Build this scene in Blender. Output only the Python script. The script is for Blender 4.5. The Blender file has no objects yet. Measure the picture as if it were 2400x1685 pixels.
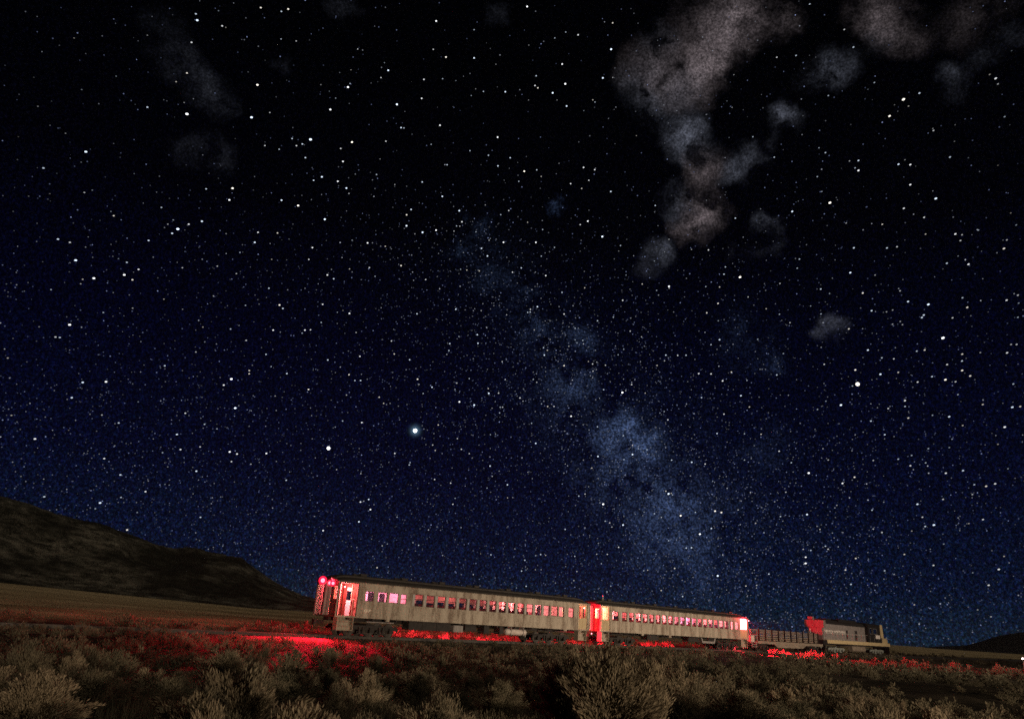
import bpy, math, random
import numpy as np
from mathutils import Matrix, Vector

SC = bpy.context.scene
COL = SC.collection
rng = np.random.default_rng(7)
random.seed(7)

# ------------------------------------------------------------------ camera
F_PX = 2400 * 26 / 36
ROLL, PITCH, CAM_H = math.radians(3.688), math.radians(19.325), 1.7
cr, sr, ct, st = math.cos(ROLL), math.sin(ROLL), math.cos(PITCH), math.sin(PITCH)
cam_data = bpy.data.cameras.new('camera')
cam = bpy.data.objects.new('camera', cam_data)
COL.objects.link(cam)
cam_data.lens, cam_data.sensor_width = 26, 36
cam_data.clip_start, cam_data.clip_end = 0.1, 30000
cam.matrix_world = Matrix(((cr, -sr, 0, 0),
                           (-sr * st, -cr * st, -ct, 0),
                           (sr * ct, cr * ct, -st, CAM_H),
                           (0, 0, 0, 1)))
SC.camera = cam
HAZE = .000026


def heading(px, py):
    """World direction seen at a photograph position (used for stars, hills and far bearings)."""
    u, v = px - 1200, py - 842.5
    a, b = u * cr + v * sr, u * sr - v * cr
    d = np.array([a, F_PX * ct - b * st, F_PX * st + b * ct])
    return d / np.linalg.norm(d)


# ------------------------------------------------------------------ render settings
SC.view_settings.view_transform = 'Standard'
SC.view_settings.look = 'None'
SC.view_settings.exposure = 0
SC.view_settings.gamma = 1
SC.render.engine = 'CYCLES'
cy = SC.cycles
cy.use_denoising = False
cy.max_bounces, cy.diffuse_bounces, cy.glossy_bounces, cy.transparent_max_bounces = 6, 3, 2, 24
cy.sample_clamp_indirect = 1.5
cy.sample_clamp_direct = 40
cy.caustics_reflective = cy.caustics_refractive = False
cy.use_adaptive_sampling = False


# ------------------------------------------------------------------ node helpers
class NT:
    def __init__(self, tree):
        self.t = tree
        tree.nodes.clear()

    def n(self, kind, **kw):
        nd = self.t.nodes.new(kind)
        for k, v in kw.items():
            if hasattr(nd, k):
                setattr(nd, k, v)
        return nd

    def set(self, sock, val):
        if isinstance(val, bpy.types.NodeSocket):
            self.t.links.new(val, sock)
        elif isinstance(val, (tuple, list)) and len(val) == 3 and sock.type == 'RGBA':
            sock.default_value = (*val, 1)
        else:
            sock.default_value = val

    def math(self, op, a, b=0.0, clamp=False):
        nd = self.n('ShaderNodeMath', operation=op, use_clamp=clamp)
        self.set(nd.inputs[0], a)
        self.set(nd.inputs[1], b)
        return nd.outputs[0]

    def vmath(self, op, a, b=None):
        nd = self.n('ShaderNodeVectorMath', operation=op)
        self.set(nd.inputs[0], a)
        if b is not None:
            self.set(nd.inputs[1], b)
        return nd.outputs['Value'] if op in ('DOT_PRODUCT', 'LENGTH', 'DISTANCE') else nd.outputs['Vector']

    def ramp(self, fac, stops, interp='LINEAR'):
        nd = self.n('ShaderNodeValToRGB')
        e = nd.color_ramp.elements
        nd.color_ramp.interpolation = interp
        while len(e) > 1:
            e.remove(e[-1])
        for i, (p, c) in enumerate(stops):
            el = e[0] if i == 0 else e.new(p)
            el.position = p
            c = (c, c, c) if not isinstance(c, (tuple, list)) else c
            el.color = (*c, 1)
        self.set(nd.inputs[0], fac)
        return nd.outputs[0]

    def noise(self, vec, scale, detail=3.0, rough=0.55, col=False):
        nd = self.n('ShaderNodeTexNoise')
        nd.inputs['Scale'].default_value = scale
        nd.inputs['Detail'].default_value = detail
        nd.inputs['Roughness'].default_value = rough
        if vec is not None:
            self.set(nd.inputs['Vector'], vec)
        return nd.outputs['Color' if col else 'Fac']

    def mix(self, fac, a, b, mode='MIX'):
        nd = self.n('ShaderNodeMix', data_type='RGBA', blend_type=mode)
        self.set(nd.inputs[0], fac)
        self.set(nd.inputs[6], a)
        self.set(nd.inputs[7], b)
        return nd.outputs[2]

    def scalevec(self, v, s):
        nd = self.n('ShaderNodeMapping')
        self.set(nd.inputs['Vector'], v)
        nd.inputs['Scale'].default_value = s
        return nd.outputs[0]


# ------------------------------------------------------------------ night sky (world)
world = bpy.data.worlds.new('World')
SC.world = world
world.use_nodes = True
w = NT(world.node_tree)
tc = w.n('ShaderNodeTexCoord')
D = tc.outputs['Generated']
sep = w.n('ShaderNodeSeparateXYZ')
w.set(sep.inputs[0], D)
elev = sep.outputs['Z']
glow = w.ramp(elev, [(0.0, (.0045, .0150, .036)), (0.06, (.0028, .0066, .026)), (0.17, (.0015, .0028, .0155)),
                     (0.31, (.0008, .0013, .0088)), (0.48, (.0005, .0006, .0022)), (0.65, (.0004, .0005, .0011)),
                     (1.0, (.0003, .0003, .001))])
# film-fine speckle of unresolved stars
gA = w.noise(D, 360, 2.0, .85)
gB = w.noise(D, 380, 1.0, .7, col=True)
speck = w.ramp(gA, [(.34, .18), (.50, .62), (.58, 1.2), (.70, 3.0)])
tint = w.mix(0.75, (.5, .5, .5), gB)
glow = w.mix(1.0, glow, speck, 'MULTIPLY')
glow = w.mix(1.0, glow, w.vmath('SCALE', tint), 'MULTIPLY')
for l in list(w.t.links):
    if l.from_node.bl_idname == 'ShaderNodeVectorMath':
        l.from_node.inputs['Scale'].default_value = 2.0


def warp():
    n1 = w.noise(D, 24, 4, .62, col=True)
    v = w.vmath('SUBTRACT', n1, (.5, .5, .5))
    sc_ = w.n('ShaderNodeVectorMath', operation='SCALE')
    w.set(sc_.inputs[0], v)
    sc_.inputs['Scale'].default_value = .055
    return w.vmath('NORMALIZE', w.vmath('ADD', D, sc_.outputs[0]))


DW = warp()


def blob(px, py, r_px, strength):
    """soft patch of sky brightness round a fixed bearing"""
    c = heading(px, py)
    a = 2 * 1.1 / (r_px * SPREAD / F_PX) ** 2
    nd = w.n('ShaderNodeMath', operation='MULTIPLY_ADD')
    w.set(nd.inputs[0], w.vmath('DOT_PRODUCT', DW, tuple(c)))
    nd.inputs[1].default_value = a
    nd.inputs[2].default_value = math.log(strength) - a
    return w.math('EXPONENT', nd.outputs[0])


SPREAD = 1.14


def add_all(vals):
    s = vals[0]
    for v in vals[1:]:
        s = w.math('ADD', s, v)
    return s


clouds_warm = [(1738, 12, 42, 1.4), (1740, 50, 40, 1.4), (1712, 82, 38, 1.0), (1680, 88, 38, .7), (1650, 30, 65, .45), (1660, 112, 40, .4),
               (1667, 163, 32, 1.5), (1650, 182, 34, 1.1), (1610, 165, 42, .75), (1570, 150, 46, .7), (1528, 150, 42, .7), (1500, 172, 38, .5), (1570, 200, 42, .6),
               (1645, 372, 28, 1.2), (1655, 395, 28, 1.3), (1640, 412, 30, .9), (1637, 488, 32, 1.4), (1645, 506, 32, 1.5), (1662, 512, 24, .9), (1620, 535, 28, 1.2), (1642, 545, 22, .8),
               (1845, 30, 24, .8), (1838, 60, 24, .7), (2055, 14, 36, .75), (2085, 40, 32, .8), (2100, 66, 28, .7), (2122, 86, 22, .5), (2040, 45, 32, .4), (2142, 108, 24, .5),
               (2310, 20, 48, .3), (2280, 50, 42, .25), (2240, 66, 36, .2)]
clouds_cool = [(1540, 110, 32, .6), (1520, 200, 40, .6), (1600, 202, 34, .6), (1482, 200, 26, .4), (1530, 246, 30, .6), (1552, 272, 22, .4),
               (1612, 295, 26, .7), (1608, 325, 34, 1.2), (1590, 332, 30, .7), (1630, 346, 28, 1.2), (1740, 386, 26, 1.0), (1714, 396, 24, .9), (1766, 368, 20, .5),
               (1600, 480, 30, .7), (1580, 464, 24, .5), (1546, 590, 24, .8), (1562, 598, 20, .8), (1534, 578, 22, .4), (1520, 626, 24, .35),
               (1718, 592, 12, .7), (1762, 598, 16, .5), (1788, 516, 16, 1.0), (1800, 532, 20, 1.1), (1813, 572, 20, .6),
               (1930, 150, 20, .9), (1942, 172, 24, 1.0), (1900, 186, 24, .5), (1985, 156, 24, .7), (2070, 90, 24, .3),
               (1820, 258, 18, .8), (1836, 278, 18, 1.0), (1852, 286, 18, .6), (1810, 325, 12, .5), (2220, 180, 18, .55), (2240, 205, 22, .4), (2310, 140, 24, .25), (2390, 75, 26, .3),
               (1936, 755, 16, .8), (1960, 766, 18, 1.0), (375, 50, 34, .12), (400, 90, 40, .09), (405, 142, 46, .12), (432, 168, 36, .14), (480, 204, 28, .2), (514, 230, 30, .3),
               (530, 262, 22, .2), (500, 356, 32, .25), (466, 350, 28, .2), (526, 372, 22, .3), (420, 340, 28, .16), (800, 20, 26, .25), (1166, 34, 26, .25), (665, 160, 22, .15)]
pow_noise = w.ramp(w.noise(DW, 22, 5, .62), [(.38, .08), (.63, 1.5)])
fine = w.ramp(gA, [(.32, .35), (.5, .9), (.66, 1.75)])
warm = w.math('MULTIPLY', w.math('SUBTRACT', add_all([blob(*b) for b in clouds_warm]), .08, clamp=False), w.math('MULTIPLY', pow_noise, fine))
cool = w.math('MULTIPLY', w.math('SUBTRACT', add_all([blob(*b) for b in clouds_cool]), .05, clamp=False), w.math('MULTIPLY', pow_noise, fine))
# Milky Way haze, with the dark rift left between its patches
mw = [(1425, 1030, 28, 1.0), (1430, 1005, 26, .9), (1472, 985, 24, .9), (1484, 1022, 34, 1.5), (1506, 1036, 24, 1.2), (1532, 1030, 20, .6), (1440, 960, 24, .5),
      (1386, 915, 28, .5), (1360, 905, 28, .5), (1330, 905, 30, .4), (1392, 965, 24, .5), (1560, 1150, 28, 1.3), (1572, 1162, 40, .9), (1602, 1176, 30, .6), (1480, 1170, 50, .5),
      (1462, 1100, 44, .5), (1520, 1100, 40, .35), (1530, 1235, 70, .45), (1602, 1235, 60, .4), (1350, 790, 18, 1.3), (1372, 806, 18, 1.1), (1255, 770, 28, .5), (1275, 830, 12, 1.0),
      (1240, 735, 30, .45), (1230, 704, 24, .35), (1750, 790, 50, .3), (1812, 856, 20, .6), (1790, 1062, 44, .3), (1310, 865, 30, .3), (1300, 940, 60, .25), (1420, 1085, 60, .35),
      (1307, 480, 12, .6), (1110, 532, 26, .5), (1170, 660, 100, .08), (1300, 830, 110, .11), (1440, 1010, 120, .17), (1570, 1180, 140, .2), (1690, 1330, 140, .18), (1080, 582, 20, .6), (1160, 640, 50, .2), (1640, 1300, 90, .3)]
mwf = w.ramp(gA, [(.34, .1), (.5, .8), (.66, 2.6)])
mwv = w.math('MULTIPLY', add_all([blob(*b) for b in mw]),
             w.math('MULTIPLY', w.ramp(w.noise(D, 26, 4, .65), [(.40, .08), (.62, 1.6)]), mwf))


def scaled(colr, fac):
    s = w.n('ShaderNodeVectorMath', operation='SCALE')
    w.set(s.inputs[0], colr)
    w.set(s.inputs['Scale'], fac)
    return s.outputs[0]


warm, cool = w.math('MAXIMUM', warm, 0.0), w.math('MAXIMUM', cool, 0.0)
sky = w.vmath('ADD', glow, scaled((.028, .023, .0245), warm))
sky = w.vmath('ADD', sky, scaled((.025, .027, .035), cool))
sky = w.vmath('ADD', sky, scaled((.0095, .0150, .031), mwv))
hd_ = w.math('DIVIDE', w.vmath('DISTANCE', D, tuple(heading(973, 1009))), 9 / F_PX)
halo = w.math('EXPONENT', w.math('MULTIPLY', w.math('MULTIPLY', hd_, hd_), -1.0))
sky = w.vmath('ADD', sky, scaled((.09, .17, .26), halo))
bg = w.n('ShaderNodeBackground')
w.set(bg.inputs['Color'], sky)
bg.inputs['Strength'].default_value = 1.0
# last trace of twilight far below the horizon
nish = w.n('ShaderNodeTexSky', sky_type='NISHITA')
nish.sun_disc = False
nish.sun_elevation = math.radians(-8)
nish.sun_rotation = math.radians(240)
bg2 = w.n('ShaderNodeBackground')
w.set(bg2.inputs['Color'], nish.outputs[0])
bg2.inputs['Strength'].default_value = 0.05
addsh = w.n('ShaderNodeAddShader')
w.set(addsh.inputs[0], bg.outputs[0])
w.set(addsh.inputs[1], bg2.outputs[0])
wo = w.n('ShaderNodeOutputWorld')
w.set(wo.inputs['Surface'], addsh.outputs[0])
world.cycles.sampling_method = 'MANUAL'
world.cycles.sample_map_resolution = 256

# ------------------------------------------------------------------ dim moon for fill, and two unseen floods added to light train and scrub
FLOOD_POS = Vector((92, 22, 9))


def lamp(name, kind, loc, aim, energy, color, **kw):
    d = bpy.data.lights.new(name, kind)
    d.energy, d.color = energy, color
    for k, v in kw.items():
        setattr(d, k, v)
    o = bpy.data.objects.new(name, d)
    o.location = loc
    o.rotation_euler = (Vector(aim) - Vector(loc)).to_track_quat('-Z', 'Y').to_euler()
    COL.objects.link(o)
    return o


lamp('moon', 'SUN', (92, 22, 60), (0, 62, 0), 0.47, (1.0, .84, .64), angle=math.radians(.5))
lamp('flood_train', 'SPOT', FLOOD_POS, (34, 92, 1), 190000, (1.0, .79, .60), spot_size=math.radians(70), spot_blend=.9, shadow_soft_size=.5)
lamp('flood_scrub', 'SPOT', (38, -42, 3.6), (11, 25, 0), 155000, (1.0, .765, .545), spot_size=math.radians(50), spot_blend=1.0, shadow_soft_size=.5)


# ------------------------------------------------------------------ materials
def mat(name, build, **kw):
    m = bpy.data.materials.new(name)
    m.use_nodes = True
    t = NT(m.node_tree)
    out = t.n('ShaderNodeOutputMaterial')
    sh = build(t)
    t.set(out.inputs['Surface'], sh)
    for k, v in kw.items():
        setattr(m.cycles, k, v)
    return m


def principled(t, color, rough=.7, metal=0.0, bump=None, spec=.3):
    b = t.n('ShaderNodeBsdfPrincipled')
    t.set(b.inputs['Base Color'], color)
    t.set(b.inputs['Roughness'], rough)
    b.inputs['Metallic'].default_value = metal
    b.inputs['Specular IOR Level'].default_value = spec
    if bump is not None:
        bn = t.n('ShaderNodeBump')
        bn.inputs['Strength'].default_value = bump[1]
        bn.inputs['Distance'].default_value = bump[2]
        t.set(bn.inputs['Height'], bump[0])
        t.set(b.inputs['Normal'], bn.outputs[0])
    return b.outputs[0]


def weathered(base, dark, scale=1.2, streak=(1.6, 1.6, .25), rough=.65, amt=.75, metal=0.0):
    def f(t):
        o = t.n('ShaderNodeTexCoord').outputs['Object']
        n1 = t.noise(t.scalevec(o, streak), scale * 2.2, 5, .65)
        n2 = t.noise(o, scale * 9, 3, .6)
        n3 = t.noise(o, scale * 45, 2, .6)
        k = t.math('ADD', t.math('MULTIPLY', n1, .6), t.math('MULTIPLY', n2, .4))
        k = t.ramp(k, [(.40, amt), (.50, amt * .35), (.60, 0.0)])
        c = t.mix(k, base, dark)
        c = t.mix(1.0, c, t.ramp(n3, [(.3, .55), (.7, 1.3)]), 'MULTIPLY')
        return principled(t, c, rough, metal, (n2, .25, .02))
    return f


def plain(color, rough=.7, metal=0.0):
    def f(t):
        o = t.n('ShaderNodeTexCoord').outputs['Object']
        n = t.noise(o, 6, 4, .6)
        c = t.mix(1.0, color, t.ramp(n, [(.3, .65), (.7, 1.25)]), 'MULTIPLY')
        return principled(t, c, rough, metal)
    return f


def emit(color, strength):
    def f(t):
        e = t.n('ShaderNodeEmission')
        t.set(e.inputs[0], color)
        e.inputs[1].default_value = strength
        return e.outputs[0]
    return f


def glass_f(t):
    tr = t.n('ShaderNodeBsdfTransparent')
    t.set(tr.inputs[0], (.84, .83, .85))
    g = t.n('ShaderNodeBsdfGlossy')
    g.inputs['Roughness'].default_value = .12
    m = t.n('ShaderNodeMixShader')
    m.inputs[0].default_value = .06
    t.set(m.inputs[1], tr.outputs[0])
    t.set(m.inputs[2], g.outputs[0])
    return m.outputs[0]


M = {}
M['coach_paint'] = mat('coach_paint', weathered((.51, .44, .345), (.19, .14, .10), 1.15, (.7, 1, .22), amt=1.0))
M['mullion'] = mat('mullion_paint', weathered((.52, .50, .47), (.3, .27, .22), 3))
M['door_paint'] = mat('door_paint', weathered((.60, .47, .28), (.36, .25, .13)))
M['roof'] = mat('roof_tar', weathered((.055, .046, .038), (.018, .015, .013), 1.5, (.6, 2, 2)))
M['under'] = mat('underframe_iron', weathered((.042, .035, .03), (.014, .011, .01), 2, (1, 1, 1)))
M['steel'] = mat('wheel_steel', plain((.08, .07, .06), .5, .3))
M['dark_frame'] = mat('dark_sash', plain((.05, .035, .03)))
M['end_paint'] = mat('end_paint', weathered((.16, .07, .055), (.06, .03, .025), 2))
M['cream'] = mat('interior_cream', plain((.62, .54, .46)))
M['ceiling'] = mat('interior_ceiling', plain((.66, .58, .54)))
M['floor'] = mat('interior_floor', plain((.10, .07, .06)))
M['blind'] = mat('blind_cloth', plain((.42, .21, .18), .9))
M['seat'] = mat('seat_plush', plain((.11, .03, .03), .9))
M['white_metal'] = mat('tank_white', weathered((.72, .63, .56), (.35, .26, .2), 2, (.4, 2, 2), amt=.6))
M['grey_metal'] = mat('grey_metal', weathered((.34, .31, .29), (.16, .13, .11), 2))
M['step'] = mat('step_board', weathered((.46, .39, .30), (.2, .15, .1), 3))
M['letter'] = mat('cream_letters', plain((.80, .70, .56)))
M['white_letter'] = mat('white_letters', plain((.82, .74, .68)))
M['glass'] = mat('window_glass', glass_f)
M['wood'] = mat('flatcar_boards', weathered((.33, .26, .20), (.12, .09, .07), 2, (.3, 2, 2)))
M['flat_frame'] = mat('flatcar_frame', weathered((.36, .29, .22), (.12, .09, .07), 1.5, (.5, 1, 1)))
M['stake'] = mat('stake_iron', plain((.03, .022, .018)))
M['loco_black'] = mat('loco_black', weathered((.018, .016, .016), (.01, .009, .009), 2))
M['loco_grey'] = mat('loco_hood_paint', weathered((.33, .29, .275), (.10, .085, .08), 1.6, (1.4, 1.4, .5)))
M['loco_yellow'] = mat('loco_yellow', weathered((.70, .55, .31), (.40, .28, .14), 2, (1, 1, .5), amt=.7))
M['loco_end'] = mat('loco_end_paint', weathered((.26, .21, .19), (.10, .07, .06), 3, amt=.9))
M['truck_grey'] = mat('truck_grey', weathered((.34, .36, .32), (.1, .1, .09), 3, (1, 1, 1)))
def bulb_mat(name, color, strength):
    return mat(name, emit(color, strength), emission_sampling='NONE')


LAMPS = {
    'red_bulb': (bulb_mat('red_bulb', (1.0, .40, .45), 16), (1.0, .010, .036), 15000),
    'red_bulb_soft': (bulb_mat('red_bulb_soft', (1.0, .2, .25), 8), (1.0, .010, .036), 900),
    'red_bulb_mid': (bulb_mat('red_bulb_mid', (1.0, .1, .15), 5), (1.0, .27, .29), 850),
    'red_bulb_tiny': (bulb_mat('red_bulb_tiny', (1.0, .1, .12), 4), (1.0, .03, .06), 60),
    'red_bulb_small': (bulb_mat('red_bulb_small', (1.0, .1, .12), 3), (1.0, .34, .33), 150),
    'pink_bulb': (bulb_mat('pink_bulb', (1.0, .5, .5), 10), (1.0, .26, .28), 480),
    'rose_bulb': (bulb_mat('rose_bulb', (1.0, .4, .4), 10), (1.0, .10, .12), 620),
    'violet_bulb': (bulb_mat('violet_bulb', (1.0, .5, .8), 8), (1.0, .30, .62), 260),
    'warm_bulb': (bulb_mat('warm_bulb', (1.0, .8, .6), 10), (1.0, .47, .24), 620)}
def halo_f(t):  # self-glowing red shell that imitates the lens halo of a lamp
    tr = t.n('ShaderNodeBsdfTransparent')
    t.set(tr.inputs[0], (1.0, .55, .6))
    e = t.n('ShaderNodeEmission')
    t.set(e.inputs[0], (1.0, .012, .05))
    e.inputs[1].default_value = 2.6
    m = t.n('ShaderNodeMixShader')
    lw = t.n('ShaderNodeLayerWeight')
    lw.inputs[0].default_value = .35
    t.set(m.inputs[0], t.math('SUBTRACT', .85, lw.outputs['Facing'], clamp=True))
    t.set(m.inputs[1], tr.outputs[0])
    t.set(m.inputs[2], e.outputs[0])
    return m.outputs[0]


M['red_globe'] = mat('red_lamp_globe', halo_f, emission_sampling='NONE')
M['white_panel'] = mat('lit_door_glass', emit((1.0, .24, .32), 16))
M['yard_bulb'] = mat('yard_bulb', emit((1.0, .75, .7), 14))


# ------------------------------------------------------------------ mesh builder
class MB:
    def __init__(self):
        self.v, self.f = [], []

    def quad(self, *pts):
        i = len(self.v)
        self.v += [tuple(p) for p in pts]
        self.f.append(tuple(range(i, i + len(pts))))

    def box(self, x0, x1, y0, y1, z0, z1):
        i = len(self.v)
        self.v += [(x, y, z) for x in (x0, x1) for y in (y0, y1) for z in (z0, z1)]
        for q in ((0, 1, 3, 2), (4, 6, 7, 5), (0, 4, 5, 1), (2, 3, 7, 6), (0, 2, 6, 4), (1, 5, 7, 3)):
            self.f.append(tuple(i + k for k in q))
        return self

    def tube(self, p, q, r, n=6, r2=None):
        p, q = Vector(p), Vector(q)
        r2 = r if r2 is None else r2
        d = (q - p).normalized()
        a = d.orthogonal().normalized()
        b = d.cross(a)
        i = len(self.v)
        for base, rr in ((p, r), (q, r2)):
            for k in range(n):
                t = 2 * math.pi * k / n
                self.v.append(tuple(base + a * (rr * math.cos(t)) + b * (rr * math.sin(t))))
        for k in range(n):
            self.f.append((i + k, i + (k + 1) % n, i + n + (k + 1) % n, i + n + k))
        self.f.append(tuple(i + n - 1 - k for k in range(n)))
        self.f.append(tuple(i + n + k for k in range(n)))
        return self

    def prism(self, poly, y0, y1):
        """outline in x,z pulled along y"""
        n, i = len(poly), len(self.v)
        self.v += [(x, y0, z) for x, z in poly] + [(x, y1, z) for x, z in poly]
        for k in range(n):
            self.f.append((i + k, i + (k + 1) % n, i + n + (k + 1) % n, i + n + k))
        self.f.append(tuple(i + n - 1 - k for k in range(n)))
        self.f.append(tuple(i + n + k for k in range(n)))
        return self

    def loft(self, rings, cap=True):
        n, i = len(rings[0]), len(self.v)
        for r in rings:
            self.v += [tuple(p) for p in r]
        for j in range(len(rings) - 1):
            for k in range(n):
                a, b = i + j * n + k, i + j * n + (k + 1) % n
                self.f.append((a, b, b + n, a + n))
        if cap:
            self.f.append(tuple(i + n - 1 - k for k in range(n)))
            self.f.append(tuple(i + (len(rings) - 1) * n + k for k in range(n)))
        return self

    def ball(self, c, r, n=8, m=5):
        rings = []
        for j in range(m + 1):
            t = math.pi * (j + .02) / (m + .04)
            rings.append([(c[0] + r * math.sin(t) * math.cos(2 * math.pi * k / n),
                           c[1] + r * math.sin(t) * math.sin(2 * math.pi * k / n),
                           c[2] - r * math.cos(t)) for k in range(n)])
        return self.loft(rings)

    def wall(self, y, t, x0, x1, z0, z1, holes):
        """upright wall at y (t thick, towards +t) with rectangular openings"""
        xs = sorted({x0, x1, *[h[0] for h in holes], *[h[1] for h in holes]})
        zs = sorted({z0, z1, *[h[2] for h in holes], *[h[3] for h in holes]})
        def solid(i, j):
            if i < 0 or j < 0 or i >= len(xs) - 1 or j >= len(zs) - 1:
                return False
            cx, cz = (xs[i] + xs[i + 1]) / 2, (zs[j] + zs[j + 1]) / 2
            return not any(h[0] < cx < h[1] and h[2] < cz < h[3] for h in holes)
        ya, yb = y, y + t
        for i in range(len(xs) - 1):
            for j in range(len(zs) - 1):
                if not solid(i, j):
                    continue
                a, b, c, d = xs[i], xs[i + 1], zs[j], zs[j + 1]
                self.quad((a, ya, c), (b, ya, c), (b, ya, d), (a, ya, d))
                self.quad((a, yb, d), (b, yb, d), (b, yb, c), (a, yb, c))
                if not solid(i - 1, j): self.quad((a, ya, d), (a, yb, d), (a, yb, c), (a, ya, c))
                if not solid(i + 1, j): self.quad((b, ya, c), (b, yb, c), (b, yb, d), (b, ya, d))
                if not solid(i, j - 1): self.quad((a, ya, c), (a, yb, c), (b, yb, c), (b, ya, c))
                if not solid(i, j + 1): self.quad((b, ya, d), (b, yb, d), (a, yb, d), (a, ya, d))
        return self

    def endwall(self, x, t, y0, y1, z0, z1, holes):
        m = MB().wall(x, t, y0, y1, z0, z1, holes)
        i = len(self.v)
        self.v += [(b, a, c) for a, b, c in m.v]
        self.f += [tuple(i + k for k in reversed(f)) for f in m.f]
        return self

    def build(self, name, material, parent=None, off=(0, 0, 0), smooth=False):
        me = bpy.data.meshes.new(name)
        ox, oy, oz = off
        me.from_pydata([(x + ox, y + oy, z + oz) for x, y, z in self.v], [], self.f)
        me.materials.append(material)
        if smooth:
            me.polygons.foreach_set('use_smooth', [True] * len(me.polygons))
        me.update()
        o = bpy.data.objects.new(name, me)
        COL.objects.link(o)
        if parent:
            o.parent = parent
        return o


def tag(o, label=None, cat=None, group=None, kind=None):
    for k, v in (('label', label), ('category', cat), ('group', group), ('kind', kind)):
        if v:
            o[k] = v
    return o


def empty(name, loc, rz=0.0):
    o = bpy.data.objects.new(name, None)
    o.location = loc
    o.rotation_euler = (0, 0, rz)
    o.empty_display_size = .3
    COL.objects.link(o)
    return o


def copy_part(o, parent, loc=None):
    c = o.copy()
    COL.objects.link(c)
    c.parent = parent
    if loc is not None:
        c.location = loc
    return c


def text_mesh(name, body, size, material, parent, loc, width=None, offset=0.0):
    """lettering standing on the near side of a car (faces -y)"""
    cu = bpy.data.curves.new(name, 'FONT')
    cu.body, cu.size, cu.extrude, cu.offset = body, size, .006, offset
    tmp = bpy.data.objects.new('tmp', cu)
    me = bpy.data.meshes.new_from_object(tmp)
    bpy.data.objects.remove(tmp)
    me.name = name
    co = np.empty(len(me.vertices) * 3)
    me.vertices.foreach_get('co', co)
    co = co.reshape(-1, 3)
    co[:, 0] -= co[:, 0].min()
    if width:
        co[:, 0] *= width / co[:, 0].max()
    co[:, :] = np.stack([co[:, 0], -co[:, 2], co[:, 1]], 1)
    me.vertices.foreach_set('co', co.ravel())
    me.materials.clear()
    me.materials.append(material)
    me.update()
    o = bpy.data.objects.new(name, me)
    o.parent = parent
    o.location = loc
    COL.objects.link(o)
    return o


# ------------------------------------------------------------------ the railway line: s runs along the train, y across it (near side is -y), z from the rail top
PHI = math.radians(45.8)
TX, TY = math.sin(PHI), math.cos(PHI)
RZ = math.pi / 2 - PHI
HALF = 1.45
ORG = (-10.8756 - HALF * TY, 54.6953 + HALF * TX)
RAIL_Z = -0.10


def on_track(s, y=0.0, z=0.0):
    return (ORG[0] + TX * s - TY * y, ORG[1] + TY * s + TX * y, RAIL_Z + z)


def to_track(x, y):
    dx, dy = x - ORG[0], y - ORG[1]
    return dx * TX + dy * TY, -dx * TY + dy * TX


# ------------------------------------------------------------------ ground, plain, hills
def smooth(a, b, x):
    t = np.clip((x - a) / (b - a), 0, 1)
    return t * t * (3 - 2 * t)


def vnoise(x, y, seed=0):
    """cheap smooth value noise"""
    xi, yi = np.floor(x).astype(int), np.floor(y).astype(int)
    fx, fy = x - xi, y - yi
    fx, fy = fx * fx * (3 - 2 * fx), fy * fy * (3 - 2 * fy)

    def h(i, j):
        n = (i * 374761393 + j * 668265263 + seed * 69069) & 0x7fffffff
        n = ((n ^ (n >> 13)) * 1274126177) & 0x7fffffff
        return ((n ^ (n >> 16)) & 0xffff) / 65535.0
    return (h(xi, yi) * (1 - fx) + h(xi + 1, yi) * fx) * (1 - fy) + (h(xi, yi + 1) * (1 - fx) + h(xi + 1, yi + 1) * fx) * fy


def ground_z(x, y):
    x, y = np.asarray(x, float), np.asarray(y, float)
    d = np.hypot(x, y)
    az = np.degrees(np.arctan2(x, y))
    z = -0.47 * smooth(6, 34, d)
    z = z + 4.6 * smooth(75, 360, d) * np.clip((-az - 17) / 20, 0, 1.2)
    s, ty = to_track(x, y)
    away = smooth(3, 9, np.abs(ty))
    z = z + ((vnoise(x / 3.1, y / 3.1, 1) - .5) * .26 + (vnoise(x / 9, y / 9, 2) - .5) * .5 * smooth(5, 14, np.abs(ty))) * away * np.clip(1 - d / 300, 0.1, 1)
    return z


def grid_mesh(name, X, Y, Z, material):
    nr, nc = X.shape
    v = np.stack([X.ravel(), Y.ravel(), Z.ravel()], 1)
    idx = np.arange(nr * nc).reshape(nr, nc)
    f = np.stack([idx[:-1, :-1], idx[:-1, 1:], idx[1:, 1:], idx[1:, :-1]], -1).reshape(-1, 4)
    return np_mesh(name, v, f, material, True)


def np_mesh(name, v, f, material, smooth_=False, parent=None):
    me = bpy.data.meshes.new(name)
    me.vertices.add(len(v))
    me.vertices.foreach_set('co', np.ascontiguousarray(v, dtype=np.float32).ravel())
    k = f.shape[1]
    me.loops.add(f.size)
    me.loops.foreach_set('vertex_index', np.ascontiguousarray(f, dtype=np.int32).ravel())
    me.polygons.add(len(f))
    me.polygons.foreach_set('loop_start', np.arange(0, f.size, k, dtype=np.int32))
    me.polygons.foreach_set('loop_total', np.full(len(f), k, dtype=np.int32))
    me.polygons.foreach_set('use_smooth', np.full(len(f), smooth_))
    me.update(calc_edges=True)
    if material:
        me.materials.append(material)
    o = bpy.data.objects.new(name, me)
    COL.objects.link(o)
    if parent:
        o.parent = parent
    return o


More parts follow.
